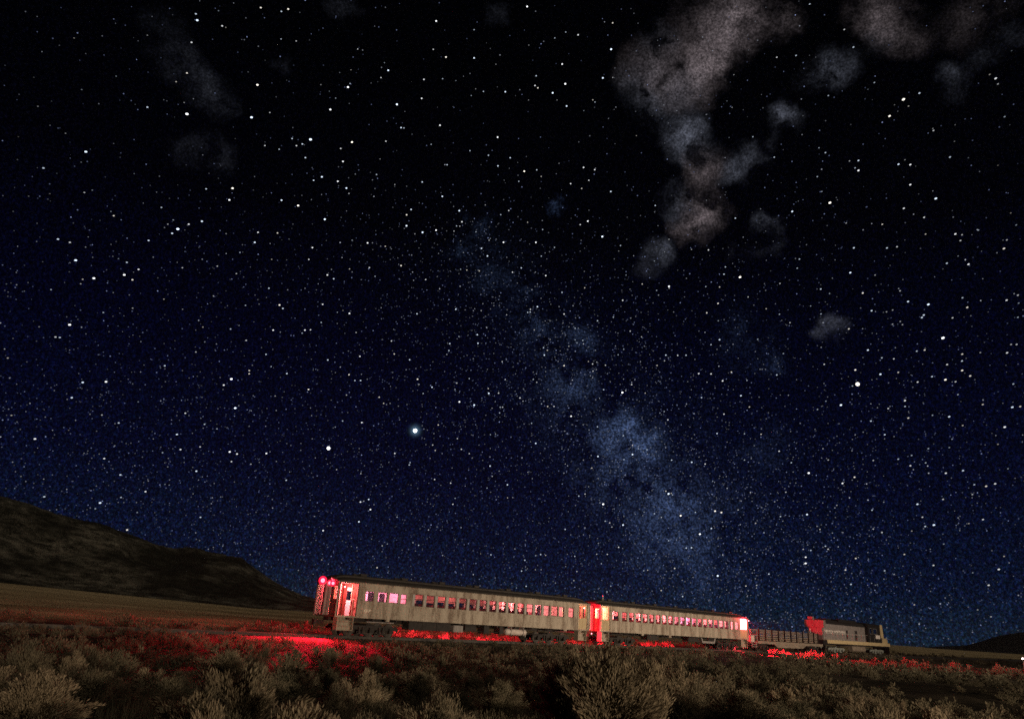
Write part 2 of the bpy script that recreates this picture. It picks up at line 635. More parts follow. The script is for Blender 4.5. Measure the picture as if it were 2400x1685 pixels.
def ground_f(t):
    p = t.n('ShaderNodeNewGeometry').outputs['Position']
    n1 = t.noise(p, .35, 5, .6)
    n2 = t.noise(p, 4, 4, .65)
    n3 = t.noise(p, 30, 2, .7)
    dirt = t.mix(t.ramp(n1, [(.35, 0), (.65, 1)]), (.05, .045, .03), (.125, .10, .07))
    # pale dry grass of the open plain, in long bands
    bands = t.noise(t.scalevec(p, (.012, .05, 0)), 1.0, 5, .6)
    grass = t.mix(t.ramp(bands, [(.36, 0), (.60, 1)]), (.30, .235, .12), (.72, .57, .33))
    s = t.n('ShaderNodeSeparateXYZ')
    t.set(s.inputs[0], p)
    # across-track distance, beyond the line on its left
    ac = t.math('ADD', t.math('MULTIPLY', t.math('SUBTRACT', s.outputs[0], ORG[0]), -TY), t.math('MULTIPLY', t.math('SUBTRACT', s.outputs[1], ORG[1]), TX))
    far = t.ramp(t.math('DIVIDE', t.math('ADD', ac, t.math('MULTIPLY', n1, 14)), 60.0), [(.30, 0), (.52, 1)])
    c = t.mix(far, dirt, grass)
    c = t.mix(1.0, c, t.ramp(n2, [(.3, .55), (.7, 1.35)]), 'MULTIPLY')
    c = t.mix(1.0, c, t.ramp(n3, [(.3, .35), (.7, 1.7)]), 'MULTIPLY')
    return principled(t, c, .95, 0, (t.math('ADD', n2, n3), 1.0, .25), .05)


def scrub_f(dark, light, sc_, lo, hi):
    def f(t):
        p = t.n('ShaderNodeNewGeometry').outputs['Position']
        n1 = t.noise(p, sc_, 6, .7)
        n2 = t.noise(p, sc_ * 14, 3, .7)
        n3 = t.noise(p, sc_ * .18, 3, .6)
        k = t.math('ADD', t.math('MULTIPLY', n1, .45), t.math('MULTIPLY', n2, .55))
        k = t.math('MULTIPLY', t.ramp(k, [(lo, 0), (hi, 1)]), t.ramp(n3, [(.42, .12), (.60, 1)]))
        c = t.mix(k, dark, light)
        return principled(t, c, .95, 0, (n2, .8, 1.5), .03)
    return f


M['ground'] = mat('desert_ground', ground_f)
M['hill'] = mat('hill_scrub', scrub_f((.018, .022, .016), (.42, .40, .31), .14, .47, .62))
M['mountain'] = mat('mountain_rock', scrub_f((.02, .02, .022), (.05, .05, .045), .006, .4, .7))

# one ground sheet to the horizon, finer near the camera
rr = np.concatenate([np.linspace(0.5, 30, 90), np.linspace(30.5, 120, 130)[1:], np.geomspace(121, 2400, 60)])
aa = np.radians(np.concatenate([np.linspace(-180, -60, 25)[:-1], np.linspace(-60, 60, 300), np.linspace(60, 180, 25)[1:]]))
RR, AA = np.meshgrid(rr, aa, indexing='ij')
GX, GY = RR * np.sin(AA), RR * np.cos(AA)
g = grid_mesh('ground', GX, GY, ground_z(GX, GY), M['ground'])
tag(g, kind='structure')

# long dark hill left of the train
ridge = [(-420, 1010), (-200, 1080), (0, 1168), (60, 1186), (130, 1213), (190, 1226), (250, 1245), (330, 1272), (400, 1290), (450, 1298), (500, 1307), (560, 1321),
         (600, 1340), (640, 1361), (680, 1381), (710, 1394), (745, 1404), (800, 1412), (900, 1424), (1000, 1434)]
rz_az, rz_el = [], []
for px, py in ridge:
    h = heading(px, py)
    rz_az.append(math.atan2(h[0], h[1]))
    rz_el.append(h[2] / math.hypot(h[0], h[1]))
ha = np.linspace(rz_az[0], rz_az[-1], 260)
hd = np.linspace(330, 900, 90)
HD, HA = np.meshgrid(hd, ha, indexing='ij')
el = np.interp(HA, rz_az, rz_el)
HX, HY = HD * np.sin(HA), HD * np.cos(HA)
crest = 530 + 40 * np.sin(HA * 9)
top = CAM_H + el * crest
prof = smooth(335, 1, 0) * 0 + np.where(HD < crest, smooth(0, 1, (HD - 338) / (crest - 338)) ** .8, 1 - smooth(0, 1, (HD - crest) / 420))
gul = (vnoise(HX / 26, HY / 60, 5) - .5) * 17 + (vnoise(HX / 9, HY / 16, 6) - .5) * 7 + (vnoise(HX / 4, HY / 5, 7) - .5) * 3
base = ground_z(HX, HY) - .6
near_crest = 1 - smooth(0, 60, np.abs(HD - crest)) * .0
HZ = base + (top - base) * prof + gul * prof * np.clip((top - base) / 25, 0, 1) * np.where(HD < crest, 1 - prof ** 6 * .75, .25)
o = grid_mesh('hill', HX, HY, HZ, M['hill'])
tag(o, kind='structure')

# low far mountains on the right
mr = [(1880, 1500), (1990, 1508), (2100, 1525), (2150, 1518), (2200, 1514), (2262, 1512), (2300, 1502), (2330, 1492), (2360, 1486), (2400, 1480), (2480, 1470), (2600, 1450), (2800, 1440)]
maz, mel = [], []
for px, py in mr:
    h = heading(px, py)
    maz.append(math.atan2(h[0], h[1]))
    mel.append(h[2] / math.hypot(h[0], h[1]))
mel[0] = mel[1] = mel[2] - .004
ma = np.linspace(maz[0], maz[-1], 200)
md = np.linspace(1100, 1900, 40)
MD, MA = np.meshgrid(md, ma, indexing='ij')
mtop = CAM_H + np.interp(MA, maz, mel) * 1400
mp = np.where(MD < 1400, smooth(1100, 1400, MD), 1 - smooth(1400, 1900, MD))
MX, MY = MD * np.sin(MA), MD * np.cos(MA)
MZ = -6 + (mtop + 6) * mp + (vnoise(MX / 60, MY / 60, 8) - .5) * 12 * mp * (1 - mp)
o = grid_mesh('mountains', MX, MY, MZ, M['mountain'])
tag(o, kind='structure')


# ------------------------------------------------------------------ track
def ballast_f(t):
    p = t.n('ShaderNodeNewGeometry').outputs['Position']
    n = t.noise(p, 12, 4, .7)
    c = t.mix(t.ramp(n, [(.35, 0), (.65, 1)]), (.03, .024, .019), (.10, .08, .06))
    return principled(t, c, .9, 0, (n, 1, .05), .1)


M['ballast'] = mat('ballast_stone', ballast_f)
M['sleeper'] = mat('sleeper_wood', plain((.06, .045, .035)))
m = MB()
xs = np.linspace(-70, 230, 301)
for a, b in zip(xs[:-1], xs[1:]):
    pass
prof_b = [(-2.7, -.58), (-1.7, -.19), (1.7, -.19), (2.7, -.58), (2.7, -1.2), (-2.7, -1.2)]
m.loft([[(x, y + (.12 * math.sin(x * 1.7 + y)) * (abs(y) > 2), z) for y, z in prof_b] for x in np.linspace(-70, 230, 151)])
o = m.build('ballast', M['ballast'])
o.location = on_track(0)
o.rotation_euler = (0, 0, RZ)
tag(o, kind='structure')
tr = empty('railway_track', on_track(0), RZ)
tag(tr, kind='structure')
for y in (-.7535, .7535):
    r = MB().box(-70, 230, y - .035, y + .035, -.15, 0).box(-70, 230, y - .07, y + .07, -.165, -.151)
    r.build('rail', M['steel'], tr)
sl = MB()
for k in range(470):
    x = -70 + k * .635
    sl.box(x - .11, x + .11, -1.3, 1.3, -.26, -.168)
sl.build('sleepers', M['sleeper'], tr)['kind'] = 'stuff'


# ------------------------------------------------------------------ rolling stock: shared pieces
def wheelset(m, x, r):
    m.tube((x, -.62, r), (x, .62, r), .08, 8)


def make_bogie(xc, axles, half, parent, s0, material, wr=.46, smat=None, deep=False):
    """side frames, axle boxes and springs; each wheel a sub-part"""
    f = MB()
    for sy in (-1, 1):
        y0, y1 = (sy * .98 - .06, sy * .98 + .06)
        f.prism([(xc - half, wr + .12), (xc - half + .25, wr + .30), (xc + half - .25, wr + .30), (xc + half, wr + .12), (xc + half, wr - .02),
                 (xc + half - .5, wr + .02), (xc - half + .5, wr + .02), (xc - half, wr - .02)], y0, y1)
        for a in axles:
            f.box(xc + a - .17, xc + a + .17, sy * 1.11 - .07, sy * 1.11 + .07, wr - .18, wr + .16)
        mids = [(axles[i] + axles[i + 1]) / 2 for i in range(len(axles) - 1)]
        for a in mids:
            for k in (-.16, .16):
                f.tube((xc + a + k, sy * 1.1, wr - .22), (xc + a + k, sy * 1.1, wr + .2), .09, 8)
            f.box(xc + a - .42, xc + a + .42, sy * 1.1 - .1, sy * 1.1 + .1, wr - .30, wr - .22)
    f.box(xc - .35, xc + .35, -.9, .9, wr + .1, wr + .42)
    for a in axles:
        wheelset(f, xc + a, wr)
    b = f.build('bogie', material, parent, (-s0, 0, 0))
    w_ = MB()
    w_.tube((0, -.06, 0), (0, .06, 0), wr, 20).tube((0, .05, 0), (0, .09, 0), wr + .03, 20).tube((0, -.10, 0), (0, -.055, 0), .16, 10)
    first = None
    for a in axles:
        for sy in (-1, 1):
            if first is None:
                first = w_.build('wheel', M['steel'], b)
                wo_ = first
            else:
                wo_ = copy_part(first, b)
            wo_.location = (xc + a - s0, sy * .75, wr)
            wo_.rotation_euler = (0, 0, 0 if sy < 0 else math.pi)
    return b


def roof_profile(k, zc=4.17, eave=3.68, lift=1.0):
    """cross-section of the arched clerestory roof, k scales the rise"""
    pts = [(-1.53, eave - .03), (-1.53, eave + .03), (-1.36, eave + .15), (-1.05, eave + .25), (-.80, eave + .29), (-.79, eave + .40), (-.55, eave + .47), (0, zc)]
    pts = [(y, eave + (z - eave) * (k if z > eave else 1)) for y, z in pts]
    return pts + [(-y, z) for y, z in reversed(pts[:-1])]


Z_SILL, Z_FLOOR, Z_EAVE, WB, WT = 1.25, 1.34, 3.68, 2.30, 3.18


def make_window(x0, x1, z0, z1, parent, s0, side=-1, stile=.0, rail=None, mt=None):
    """sash with its pane set into the opening; a wide left stile where the pier is faced"""
    mt = mt or M['dark_frame']
    f = MB()
    y0, y1 = side * (HALF - .075), side * (HALF - .035)
    y0, y1 = min(y0, y1), max(y0, y1)
    t = .035
    f.box(x0, x0 + t, y0, y1, z0, z1).box(x1 - t, x1, y0, y1, z0, z1)
    f.box(x0 + t, x1 - t, y0, y1, z0, z0 + t).box(x0 + t, x1 - t, y0, y1, z1 - t, z1)
    if rail:
        zr = z0 + (z1 - z0) * rail
        f.box(x0 + t, x1 - t, y0 + .004, y1 - .004, zr - .022, zr + .022)
    wdw = f.build('window', mt, parent, (-s0, 0, 0))
    p = MB().box(x0 + .02, x1 - .02, side * (HALF - .055) - .004, side * (HALF - .055) + .004, z0 + .02, z1 - .02)
    p.build('pane', M['glass'], wdw, (-s0, 0, 0))
    return wdw


def bulb(parent, s0, x, y, z, r, kind, name='lamp', shine=None, watts=None, cone=None):
    """a glowing bulb and the light it gives; shine: throw direction of a hooded lamp"""
    material, color, power = LAMPS[kind]
    b = MB().ball((x - s0, y, z), r).build(name, material, parent, smooth=True)
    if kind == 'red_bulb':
        MB().ball((x - s0, y, z), r * 2.1, 12, 8).build('globe', M['red_globe'], b, smooth=True)  # added halo shell, larger than the bulb, not a lamp part
    ld = bpy.data.lights.new(name + '_light', 'SPOT' if shine else 'POINT')
    ld.energy, ld.color, ld.shadow_soft_size = watts or power, color, .04
    lo_ = bpy.data.objects.new(name + '_light', ld)
    lo_.parent = parent
    if shine:
        d = Vector(shine).normalized()
        ld.spot_size, ld.spot_blend = cone or math.radians(165), .35
        lo_.location = Vector((x - s0, y, z)) + d * ((r * 2.1 if kind == 'red_bulb' else r) + .06)
        lo_.rotation_euler = d.to_track_quat('-Z', 'Y').to_euler()
    else:
        lo_.location = (x - s0, y, z - r - .06)
    COL.objects.link(lo_)
    return b


def steps(parent, s0, x0, x1, side):
    m = MB()
    for k, z in enumerate((1.02, .72, .42)):
        y = side * (1.10 + .12 * k)
        m.box(x0 + .06, x1 - .06, y - .13, y + .13, z - .04, z)
        m.box(x0 + .08, x1 - .08, side * (.97 + .12 * k) - .01, side * (.97 + .12 * k) + .01, z, z + .25)
    for x in (x0, x1 - .05):
        m.prism([(x, .36), (x + .05, .36), (x + .05, 1.24), (x, 1.24)], side * 1.46 if side > 0 else -1.46, side * .95 if side > 0 else -.95)
    return m.build('steps', M['step'], parent, (-s0, 0, 0))


def door_leaf(parent, s0, x0, x1, z0, z1, wz0, wz1, side=-1, material=None, bar=None, y=None, lit=None):
    yc = side * (HALF - .06) if y is None else y
    m = MB().wall(yc - .02, .04, x0, x1, z0, z1, [(x0 + .16, x1 - .14, wz0, wz1)])
    # raised lower panel
    m.box(x0 + .16, x1 - .14, yc - .03, yc - .021, z0 + .15, wz0 - .14)
    if bar:
        m.box(x0 + .16, x1 - .14, yc - .012, yc + .012, bar - .02, bar + .02)
    d = m.build('door', material or M['door_paint'], parent, (-s0, 0, 0))
    MB().box(x0 + .165, x1 - .145, yc - .005, yc + .005, wz0 + .005, wz1 - .005).build('pane', lit or M['glass'], d, (-s0, 0, 0))
    MB().box(x1 - .11, x1 - .07, yc - .06, yc - .0205, (z0 + z1) / 2 - .09, (z0 + z1) / 2 + .03).build('handle', M['steel'], d, (-s0, 0, 0))
    return d


def end_face(parent, s0, x, outward, win=True):
    """end wall with the centre doorway, a window each side and the gangway bellows"""
    t = .1 * outward
    holes = [(-.42, .42, Z_FLOOR + .02, 3.36)]
    if win:
        holes += [(-1.18, -.66, 2.42, 3.30), (.66, 1.18, 2.42, 3.30)]
    m = MB().endwall(x - (t if outward > 0 else t), abs(t), -HALF + .101, HALF - .101, Z_SILL, Z_EAVE - .03, holes)
    o = m.build('end_wall', M['end_paint'], parent, (-s0, 0, 0))
    if win:
        for y in (-.92, .92):
            p = MB().box(x - t * .5 - .004, x - t * .5 + .004, y - .262, y + .262, 2.418, 3.302)
            p.build('pane', M['glass'], o, (-s0, 0, 0))
    # bellows frame
    b = MB()
    n = 4
    d = .52 * outward
    for k in range(n):
        xa, xb = x + d * k / n + .004 * outward, x + d * (k + .72) / n
        e = .05 if k % 2 else 0.0
        xa, xb = min(xa, xb), max(xa, xb)
        for sy in (-1, 1):
            ya, yb = sorted((sy * .46, sy * (.56 + e)))
            b.box(xa, xb, ya, yb, Z_FLOOR, 3.40)
        b.box(xa, xb, -.56 - e, .56 + e, 3.401, 3.50 + e)
    b.build('gangway', M['grey_metal'], parent, (-s0, 0, 0))
    return o


def make_coach(label, s0, s1, near_holes, doors, partitions, group):
    root = empty('passenger_coach', on_track(s0), RZ)
    tag(root, label, 'coach', group)
    a, b = s0, s1
    # near and far walls with their openings
    body = MB()
    body.wall(-HALF, .1, a, b, Z_SILL, Z_EAVE, near_holes)
    far_holes = [h for h in near_holes if h[3] < 3.3 or True]
    body.wall(HALF - .1, .1, a, b, Z_SILL, Z_EAVE, far_holes)
    # letter board and belt rails stand slightly proud, broken at the doors
    cuts = sorted([a] + [c for d in doors for c in (d[0] - .05, d[1] + .05)] + [b])
    for i in range(0, len(cuts) - 1, 2):
        if cuts[i + 1] - cuts[i] > .3:
            for y0, y1 in ((-HALF - .018, -HALF - .001), (HALF + .001, HALF + .018)):
                body.box(cuts[i], cuts[i + 1], y0, y1, WB - .12, WB - .06)
                body.box(cuts[i], cuts[i + 1], y0, y1, WT + .05, WT + .09)
    for x in np.arange(a + 1.9, b - 1.6, 2.28):
        if not any(d[0] - .1 < x < d[1] + .1 for d in doors):
            body.box(x - .03, x + .03, -HALF - .008, -HALF - .001, Z_SILL + .02, WB - .125)
            body.box(x - .03, x + .03, -HALF - .008, -HALF - .001, WT + .095, Z_EAVE - .03)
    sh = body.build('body', M['coach_paint'], root, (-s0, 0, 0))
    # floor, ceiling and inner lining
    MB().box(a + .11, b - .11, -HALF + .105, HALF - .105, Z_SILL + .01, Z_FLOOR).build('floor', M['floor'], root, (-s0, 0, 0))
    MB().box(a + .11, b - .11, -HALF + .105, HALF - .105, Z_EAVE - .08, Z_EAVE - .03).build('ceiling', M['ceiling'], root, (-s0, 0, 0))
    ln = MB()
    ln.wall(-HALF + .104, .02, a + .11, b - .11, Z_FLOOR + .01, Z_EAVE - .085, near_holes)
    ln.wall(HALF - .124, .02, a + .11, b - .11, Z_FLOOR + .01, Z_EAVE - .085, far_holes)
    ln.build('lining', M['cream'], root, (-s0, 0, 0))
    for x, door in partitions:
        pt = MB().endwall(x, .06, -HALF + .13, HALF - .13, Z_FLOOR + .01, Z_EAVE - .09, [(-.35, .35, Z_FLOOR + .02, 3.28)] if door else [])
        pt.build('partition', M['end_paint'] if x < 2 else M['cream'], root, (-s0, 0, 0))
    # roof, its ends drawn down
    rings = []
    st_ = [(0, .10), (.18, .45), (.5, .75), (1.0, .94), (1.6, 1.0)]
    L = b - a
    sts = [(a - .12 + d, k) for d, k in st_] + [(a + 2.5 + i * (L - 5) / 14, 1.0) for i in range(15)] + [(b + .12 - d, k) for d, k in reversed(st_)]
    for x, k in sts:
        rings.append([(x, y, z) for y, z in roof_profile(k)])
    rf = MB().loft(rings).build('roof', M['roof'], root, (-s0, 0, 0))
    n = int((L - 4) / 3.4)
    for k in range(n):
        x = a + 2.6 + k * (L - 5.2) / (n - 1)
        for y in (-.45, .45):
            v = MB().box(x - .26, x + .26, y - .11, y + .11, 4.06, 4.26).box(x - .33, x + .33, y - .15, y + .15, 4.262, 4.30)
            v.build('roof_vent', M['roof'], rf, (-s0, 0, 0))
    for i in range(int((L - 4) / 1.25)):
        pass
    # centre sill and needle beams below
    u = MB().box(a + .2, b - .2, -.32, .32, .98, Z_SILL - .01)
    for x in np.arange(a + 1.2, b - 1, 2.1):
        u.box(x - .05, x + .05, -1.36, 1.36, 1.10, Z_SILL - .012)
    u.tube((a + 6.4, -1.15, .72), (b - 6.4, -1.15, .72), .025, 6)
    u.tube((a + 4.6, -1.15, 1.2), (a + 6.4, -1.15, .72), .025, 6)
    u.tube((b - 6.4, -1.15, .72), (b - 4.6, -1.15, 1.2), .025, 6)
    u.build('underframe', M['under'], root, (-s0, 0, 0))
    for x, sg in ((a, -1), (b, 1)):
        MB().box(min(x, x + sg * .62), max(x, x + sg * .62), -.12, .12, .72, .98).box(min(x + sg * .62, x + sg * .8), max(x + sg * .62, x + sg * .8), -.17, .17, .66, 1.02).build('coupler', M['under'], root, (-s0, 0, 0))
    return root, sh


def blinds(root, s0, holes):
    """roller blinds half drawn on the far side"""
    for i, h in enumerate(holes):
        drop = (.38, .42, .36, .55, .40, .45, .34)[i % 7]
        z = h[3] - (h[3] - h[2]) * drop
        MB().box(h[0] - .03, h[1] + .03, HALF - .150, HALF - .130, z, h[3] + .05).box(h[0] - .03, h[1] + .03, HALF - .155, HALF - .128, z - .03, z - .001).build('blind', M['blind'], root, (-s0, 0, 0))


def seats(root, s0, xs):
    proto = None
    for x in xs:
        for y in (-.86, .86):
            if proto is None:
                m = MB().box(-.25, .25, -.44, .44, 1.70, 1.84).box(-.06, .06, -.44, .44, 1.84, 2.52).box(-.2, .2, -.40, -.36, 1.35, 1.70).box(-.2, .2, .36, .40, 1.35, 1.70)
                proto = m.build('seat', M['seat'], root)
                proto.location = (x - s0, y, 0)
            else:
                copy_part(proto, root, (x - s0, y, 0))


GROUP_C = 'coaches of the stopped train'
# ---- coach at the rear (left in view): openings measured along the side
C1a, C1b = -.32, 27.62
mul1 = [6.30 + i * 1.121 for i in range(15)]          # left edge of each pier facing
h1 = [(2.0, 2.75, 2.42, 3.09), (3.12, 3.95, 2.42, 3.12), (4.14, 4.97, 2.42, 3.12), (5.20, 5.75, 2.40, 3.10)]
h1 += [(x + .24, x + 1.05, WB, WT) for x in mul1[:14]]
h1 += [(22.12, 23.02, WB + .02, WT), (23.18, 23.88, WB + .02, WT), (24.52, 25.24, WB + .02, WT - .02)]
dl, dr = (-.16, 1.32, Z_FLOOR + .02, 3.55), (25.92, 27.2, Z_FLOOR + .02, 3.56)
c1, c1_body = make_coach('weathered cream coach numbered 07 at the train\'s left end, three red lamps on it', C1a, C1b,
                         h1 + [dl, dr], [dl, dr], [(1.55, True), (5.95, False), (21.85, True), (25.7, True)], GROUP_C)
rails1 = [.80] + [None] * 2 + [.5] + [.60] * 14 + [None, None, .6]
for i, hh in enumerate(h1):
    make_window(*hh, c1, C1a, rail=rails1[i] if i < len(rails1) else None)
for hh in h1:
    make_window(*hh, c1, C1a, side=1)
pier = MB().box(0, .235, -HALF - .012, -HALF - .002, WB + .01, WT - .01)
p0 = None
for x in mul1[:14]:
    if p0 is None:
        p0 = pier.build('mullion', M['mullion'], c1)
    else:
        p0 = copy_part(p0, c1)
    p0.location = (x - C1a, 0, 0)
blinds(c1, C1a, [h for h in h1 if 6 < h[0] < 21.9])
seats(c1, C1a, [6.9 + i * 1.121 for i in range(13)])
text_mesh('number', '07', .27, M['letter'], c1, (2.02 - C1a, -HALF - .003, 1.67), width=.62, offset=.008)
end_face(c1, C1a, C1a, -1)
end_face(c1, C1a, C1b, 1)
# rear vestibule: side door open, far door shut, bulkhead fittings lit inside
door_leaf(c1, C1a, -.14, 1.30, Z_FLOOR + .03, 3.53, 2.42, 3.30, side=1, bar=None)
vf = MB()
vf.tube((1.36, -.9, 1.36), (1.36, -.9, 3.5), .03).tube((.55, .95, 1.36), (.55, .95, 3.5), .03)
vf.box(1.42, 1.53, -1.2, -.95, 1.40, 1.75).box(1.42, 1.53, -1.22, -.93, 1.95, 2.35).box(1.44, 1.53, -1.2, -.95, 2.55, 2.62).box(1.44, 1.53, -1.2, -.95, 2.85, 2.92).box(1.44, 1.53, -1.2, -.95, 3.1, 3.16)
vf.box(1.50, 1.535, -1.28, -.36, 2.44, 2.50).box(1.50, 1.535, -.46, -.38, 1.36, 3.5)
vf.tube((.1, .2, 1.36), (.1, .2, 3.5), .025).tube((1.15, .5, 1.36), (1.15, .5, 3.5), .04)
vf.box(.9, 1.25, .7, 1.2, 1.36, 2.05).box(.2, .55, .8, 1.2, 1.36, 1.8)
vf.build('vestibule_fittings', M['cream'], c1, (-C1a, 0, 0))
MB().tube((.42, 1.0, 2.6), (.42, 1.06, 2.6), .26, 14).tube((.42, .8, 1.9), (.42, 1.03, 2.6), .03).build('brake_wheel', M['end_paint'], c1, (-C1a, 0, 0))
fr = MB()
for x0, x1 in ((-.24, -.165), (1.325, 1.40)):
    fr.box(x0, x1, -HALF - .02, -HALF - .002, Z_FLOOR, 3.6)
fr.box(-.165, 1.325, -HALF - .02, -HALF - .002, 3.556, 3.62)
fr.build('door_frame', M['end_paint'], c1, (-C1a, 0, 0))
bulb(c1, C1a, .55, 0.1, 3.46, .06, 'rose_bulb', 'vestibule_lamp')
bulb(c1, C1a, 1.0, -.2, 3.30, .04, 'warm_bulb', 'vestibule_lamp', None, 45)  # second bulb added to turn the lower panel and post yellowish
bulb(c1, C1a, C1a - .2, -.72, 3.78, .04, 'red_bulb_tiny', 'hood_lamp', None, 70)  # added fill, gives the roof end its red spill
steps(c1, C1a, -.1, 1.25, -1)
# compartment and saloon lamps
bulb(c1, C1a, 2.4, .2, 3.5, .06, 'pink_bulb', 'ceiling_lamp', None, 700)
bulb(c1, C1a, 4.5, .2, 3.5, .06, 'violet_bulb', 'ceiling_lamp')
bulb(c1, C1a, 23.6, .1, 3.5, .055, 'pink_bulb', 'ceiling_lamp')
bulb(c1, C1a, 19.4, .0, 3.52, .045, 'red_bulb_mid', 'ceiling_lamp')
bulb(c1, C1a, 12.0, .0, 3.52, .03, 'red_bulb_small', 'ceiling_lamp')
bulb(c1, C1a, 8.0, .0, 3.52, .03, 'red_bulb_small', 'ceiling_lamp')
# right vestibule
door_leaf(c1, C1a, 25.94, 27.18, Z_FLOOR + .03, 3.54, 2.34, 3.44, bar=2.9)
door_leaf(c1, C1a, 25.94, 27.18, Z_FLOOR + .03, 3.54, 2.34, 3.44, side=1)
bulb(c1, C1a, 26.5, .15, 3.48, .07, 'warm_bulb', 'vestibule_lamp')
steps(c1, C1a, 25.95, 27.15, -1)
gr = MB()
for x in (25.86, 27.26, 27.58):
    gr.tube((x, -HALF - .06, 1.45), (x, -HALF - .06, 3.55), .022)
    for z in (1.5, 3.5):
        gr.tube((x, -HALF - .002, z), (x, -HALF - .06, z), .015)
gr.build('grab_rail', M['letter'], c1, (-C1a, 0, 0))
# end lamps: two on the hood, one carried out on the gangway top
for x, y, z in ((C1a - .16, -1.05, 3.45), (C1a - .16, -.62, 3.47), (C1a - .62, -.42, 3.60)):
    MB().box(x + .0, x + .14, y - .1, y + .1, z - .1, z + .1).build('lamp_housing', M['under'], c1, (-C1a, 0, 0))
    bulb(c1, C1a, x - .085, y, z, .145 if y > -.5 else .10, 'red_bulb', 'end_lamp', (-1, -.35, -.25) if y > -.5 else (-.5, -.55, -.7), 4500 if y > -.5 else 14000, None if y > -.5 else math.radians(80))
# lamps in the gap beyond
for y, z in ((-.95, 3.42), (.95, 3.42)):
    MB().box(C1b + .0, C1b + .1, y - .1, y + .1, z - .1, z + .1).build('lamp_housing', M['under'], c1, (-C1a, 0, 0))
    bulb(c1, C1a, C1b + .18, y, z, .055, 'red_bulb_soft', 'end_lamp', (1, 0, -.5))
bulb(c1, C1a, C1b + .62, -1.2, 1.02, .05, 'red_bulb_soft', 'step_lamp', None, 420)
# far side step lamp that reddens the scrub behind
MB().box(13.9, 14.1, HALF + .002, HALF + .12, 1.9, 2.1).build('lamp_housing', M['under'], c1, (-C1a, 0, 0))
bulb(c1, C1a, 14, HALF + .2, 2.0, .06, 'red_bulb_soft', 'side_lamp', (0, 1, -.3), 26000)
make_bogie(3.1, (-1.75, 0, 1.75), 2.45, c1, C1a, M['under'])
make_bogie(22.7, (-1.75, 0, 1.75), 2.45, c1, C1a, M['under'])
MB().box(6.3, 10.4, -1.32, -.5, .62, 1.19).box(6.25, 10.45, -1.35, -.45, 1.192, 1.23).box(7.6, 7.66, -1.35, -1.321, .62, 1.19).box(9.0, 9.06, -1.35, -1.321, .62, 1.19).build('battery_box', M['under'], c1, (-C1a, 0, 0))
MB().box(10.75, 11.75, -1.34, -.6, .60, 1.10).box(10.82, 11.68, -1.355, -1.341, .66, 1.04).build('equipment_box', M['grey_metal'], c1, (-C1a, 0, 0))
for q in ((14.1, 14.7, -1.3, -.5, .58, 1.2), (15.9, 16.3, -1.3, -.6, .6, 1.2), (12.2, 13.4, -1.1, -.4, .75, 1.2)):
    MB().box(*q).build('equipment_box', M['under'], c1, (-C1a, 0, 0))
tk = MB().tube((16.82, -1.12, .80), (19.12, -1.12, .80), .245, 18).tube((16.70, -1.12, .80), (16.82, -1.12, .80), .15, 18, .245).tube((19.12, -1.12, .80), (19.24, -1.12, .80), .245, 18, .15)
tank = tk.build('gas_tank', M['white_metal'], c1, (-C1a, 0, 0), smooth=False)
MB().box(17.2, 17.26, -1.38, -.86, .54, 1.24).box(18.7, 18.76, -1.38, -.86, .54, 1.24).tube((19.2, -1.12, .62), (19.2, -1.12, .45), .06).build('tank_strap', M['grey_metal'], tank, (-C1a, 0, 0))
MB().box(4.05, 4.35, -1.47, -1.36, 1.10, 1.249).box(23.9, 24.3, -1.47, -1.36, 1.12, 1.249).build('jacking_pad', M['coach_paint'], c1, (-C1a, 0, 0))
MB().box(2.5, 4.9, -1.3, -1.18, .98, 1.05).build('brake_beam', M['grey_metal'], c1, (-C1a, 0, 0))

# ---- second coach
C2a, C2b = 29.2, 58.2
mul2 = [32.42 + i * 1.172 for i in range(20)]
h2 = [(31.12, 32.1, WB + .02, WT)] + [(x + .24, x + 1.09, WB, WT) for x in mul2[:19]]
dl2, dr2 = (29.36, 30.66, Z_FLOOR + .02, 3.56), (56.2, 58.0, Z_FLOOR + .02, 3.62)
h2b = [h for h in h2 if h[1] < 56.0] + [(55.05, 55.85, WB, WT)]
c2, c2_body = make_coach('cream coach in the middle of the train, a blazing white window at its right end', C2a, C2b,
                         h2b + [dl2, dr2], [dl2, dr2], [(30.95, True), (55.98, True)], GROUP_C)
for i, hh in enumerate(h2b):
    make_window(*hh, c2, C2a, rail=.62 if i else None)
for hh in h2b:
    make_window(*hh, c2, C2a, side=1)
p0 = None
for x in mul2[:19]:
    if p0 is None:
        p0 = pier.build('mullion', M['mullion'], c2)
    else:
        p0 = copy_part(p0, c2)
    p0.location = (x - C2a, 0, 0)
blinds(c2, C2a, h2b[1:])
seats(c2, C2a, [33.4 + i * 1.172 for i in range(18)])
end_face(c2, C2a, C2a, -1)
end_face(c2, C2a, C2b, 1)
door_leaf(c2, C2a, 29.38, 30.64, Z_FLOOR + .03, 3.54, 2.34, 3.46, bar=2.9)
door_leaf(c2, C2a, 29.38, 30.64, Z_FLOOR + .03, 3.54, 2.34, 3.46, side=1)
bulb(c2, C2a, 30.0, .15, 3.48, .07, 'warm_bulb', 'vestibule_lamp')
steps(c2, C2a, 29.4, 30.6, -1)
door_leaf(c2, C2a, 56.22, 57.98, Z_FLOOR + .03, 3.60, 2.38, 3.56, lit=M['white_panel'])
door_leaf(c2, C2a, 56.22, 57.98, Z_FLOOR + .03, 3.60, 2.38, 3.50, side=1)
steps(c2, C2a, 56.3, 57.9, -1)
gr = MB()
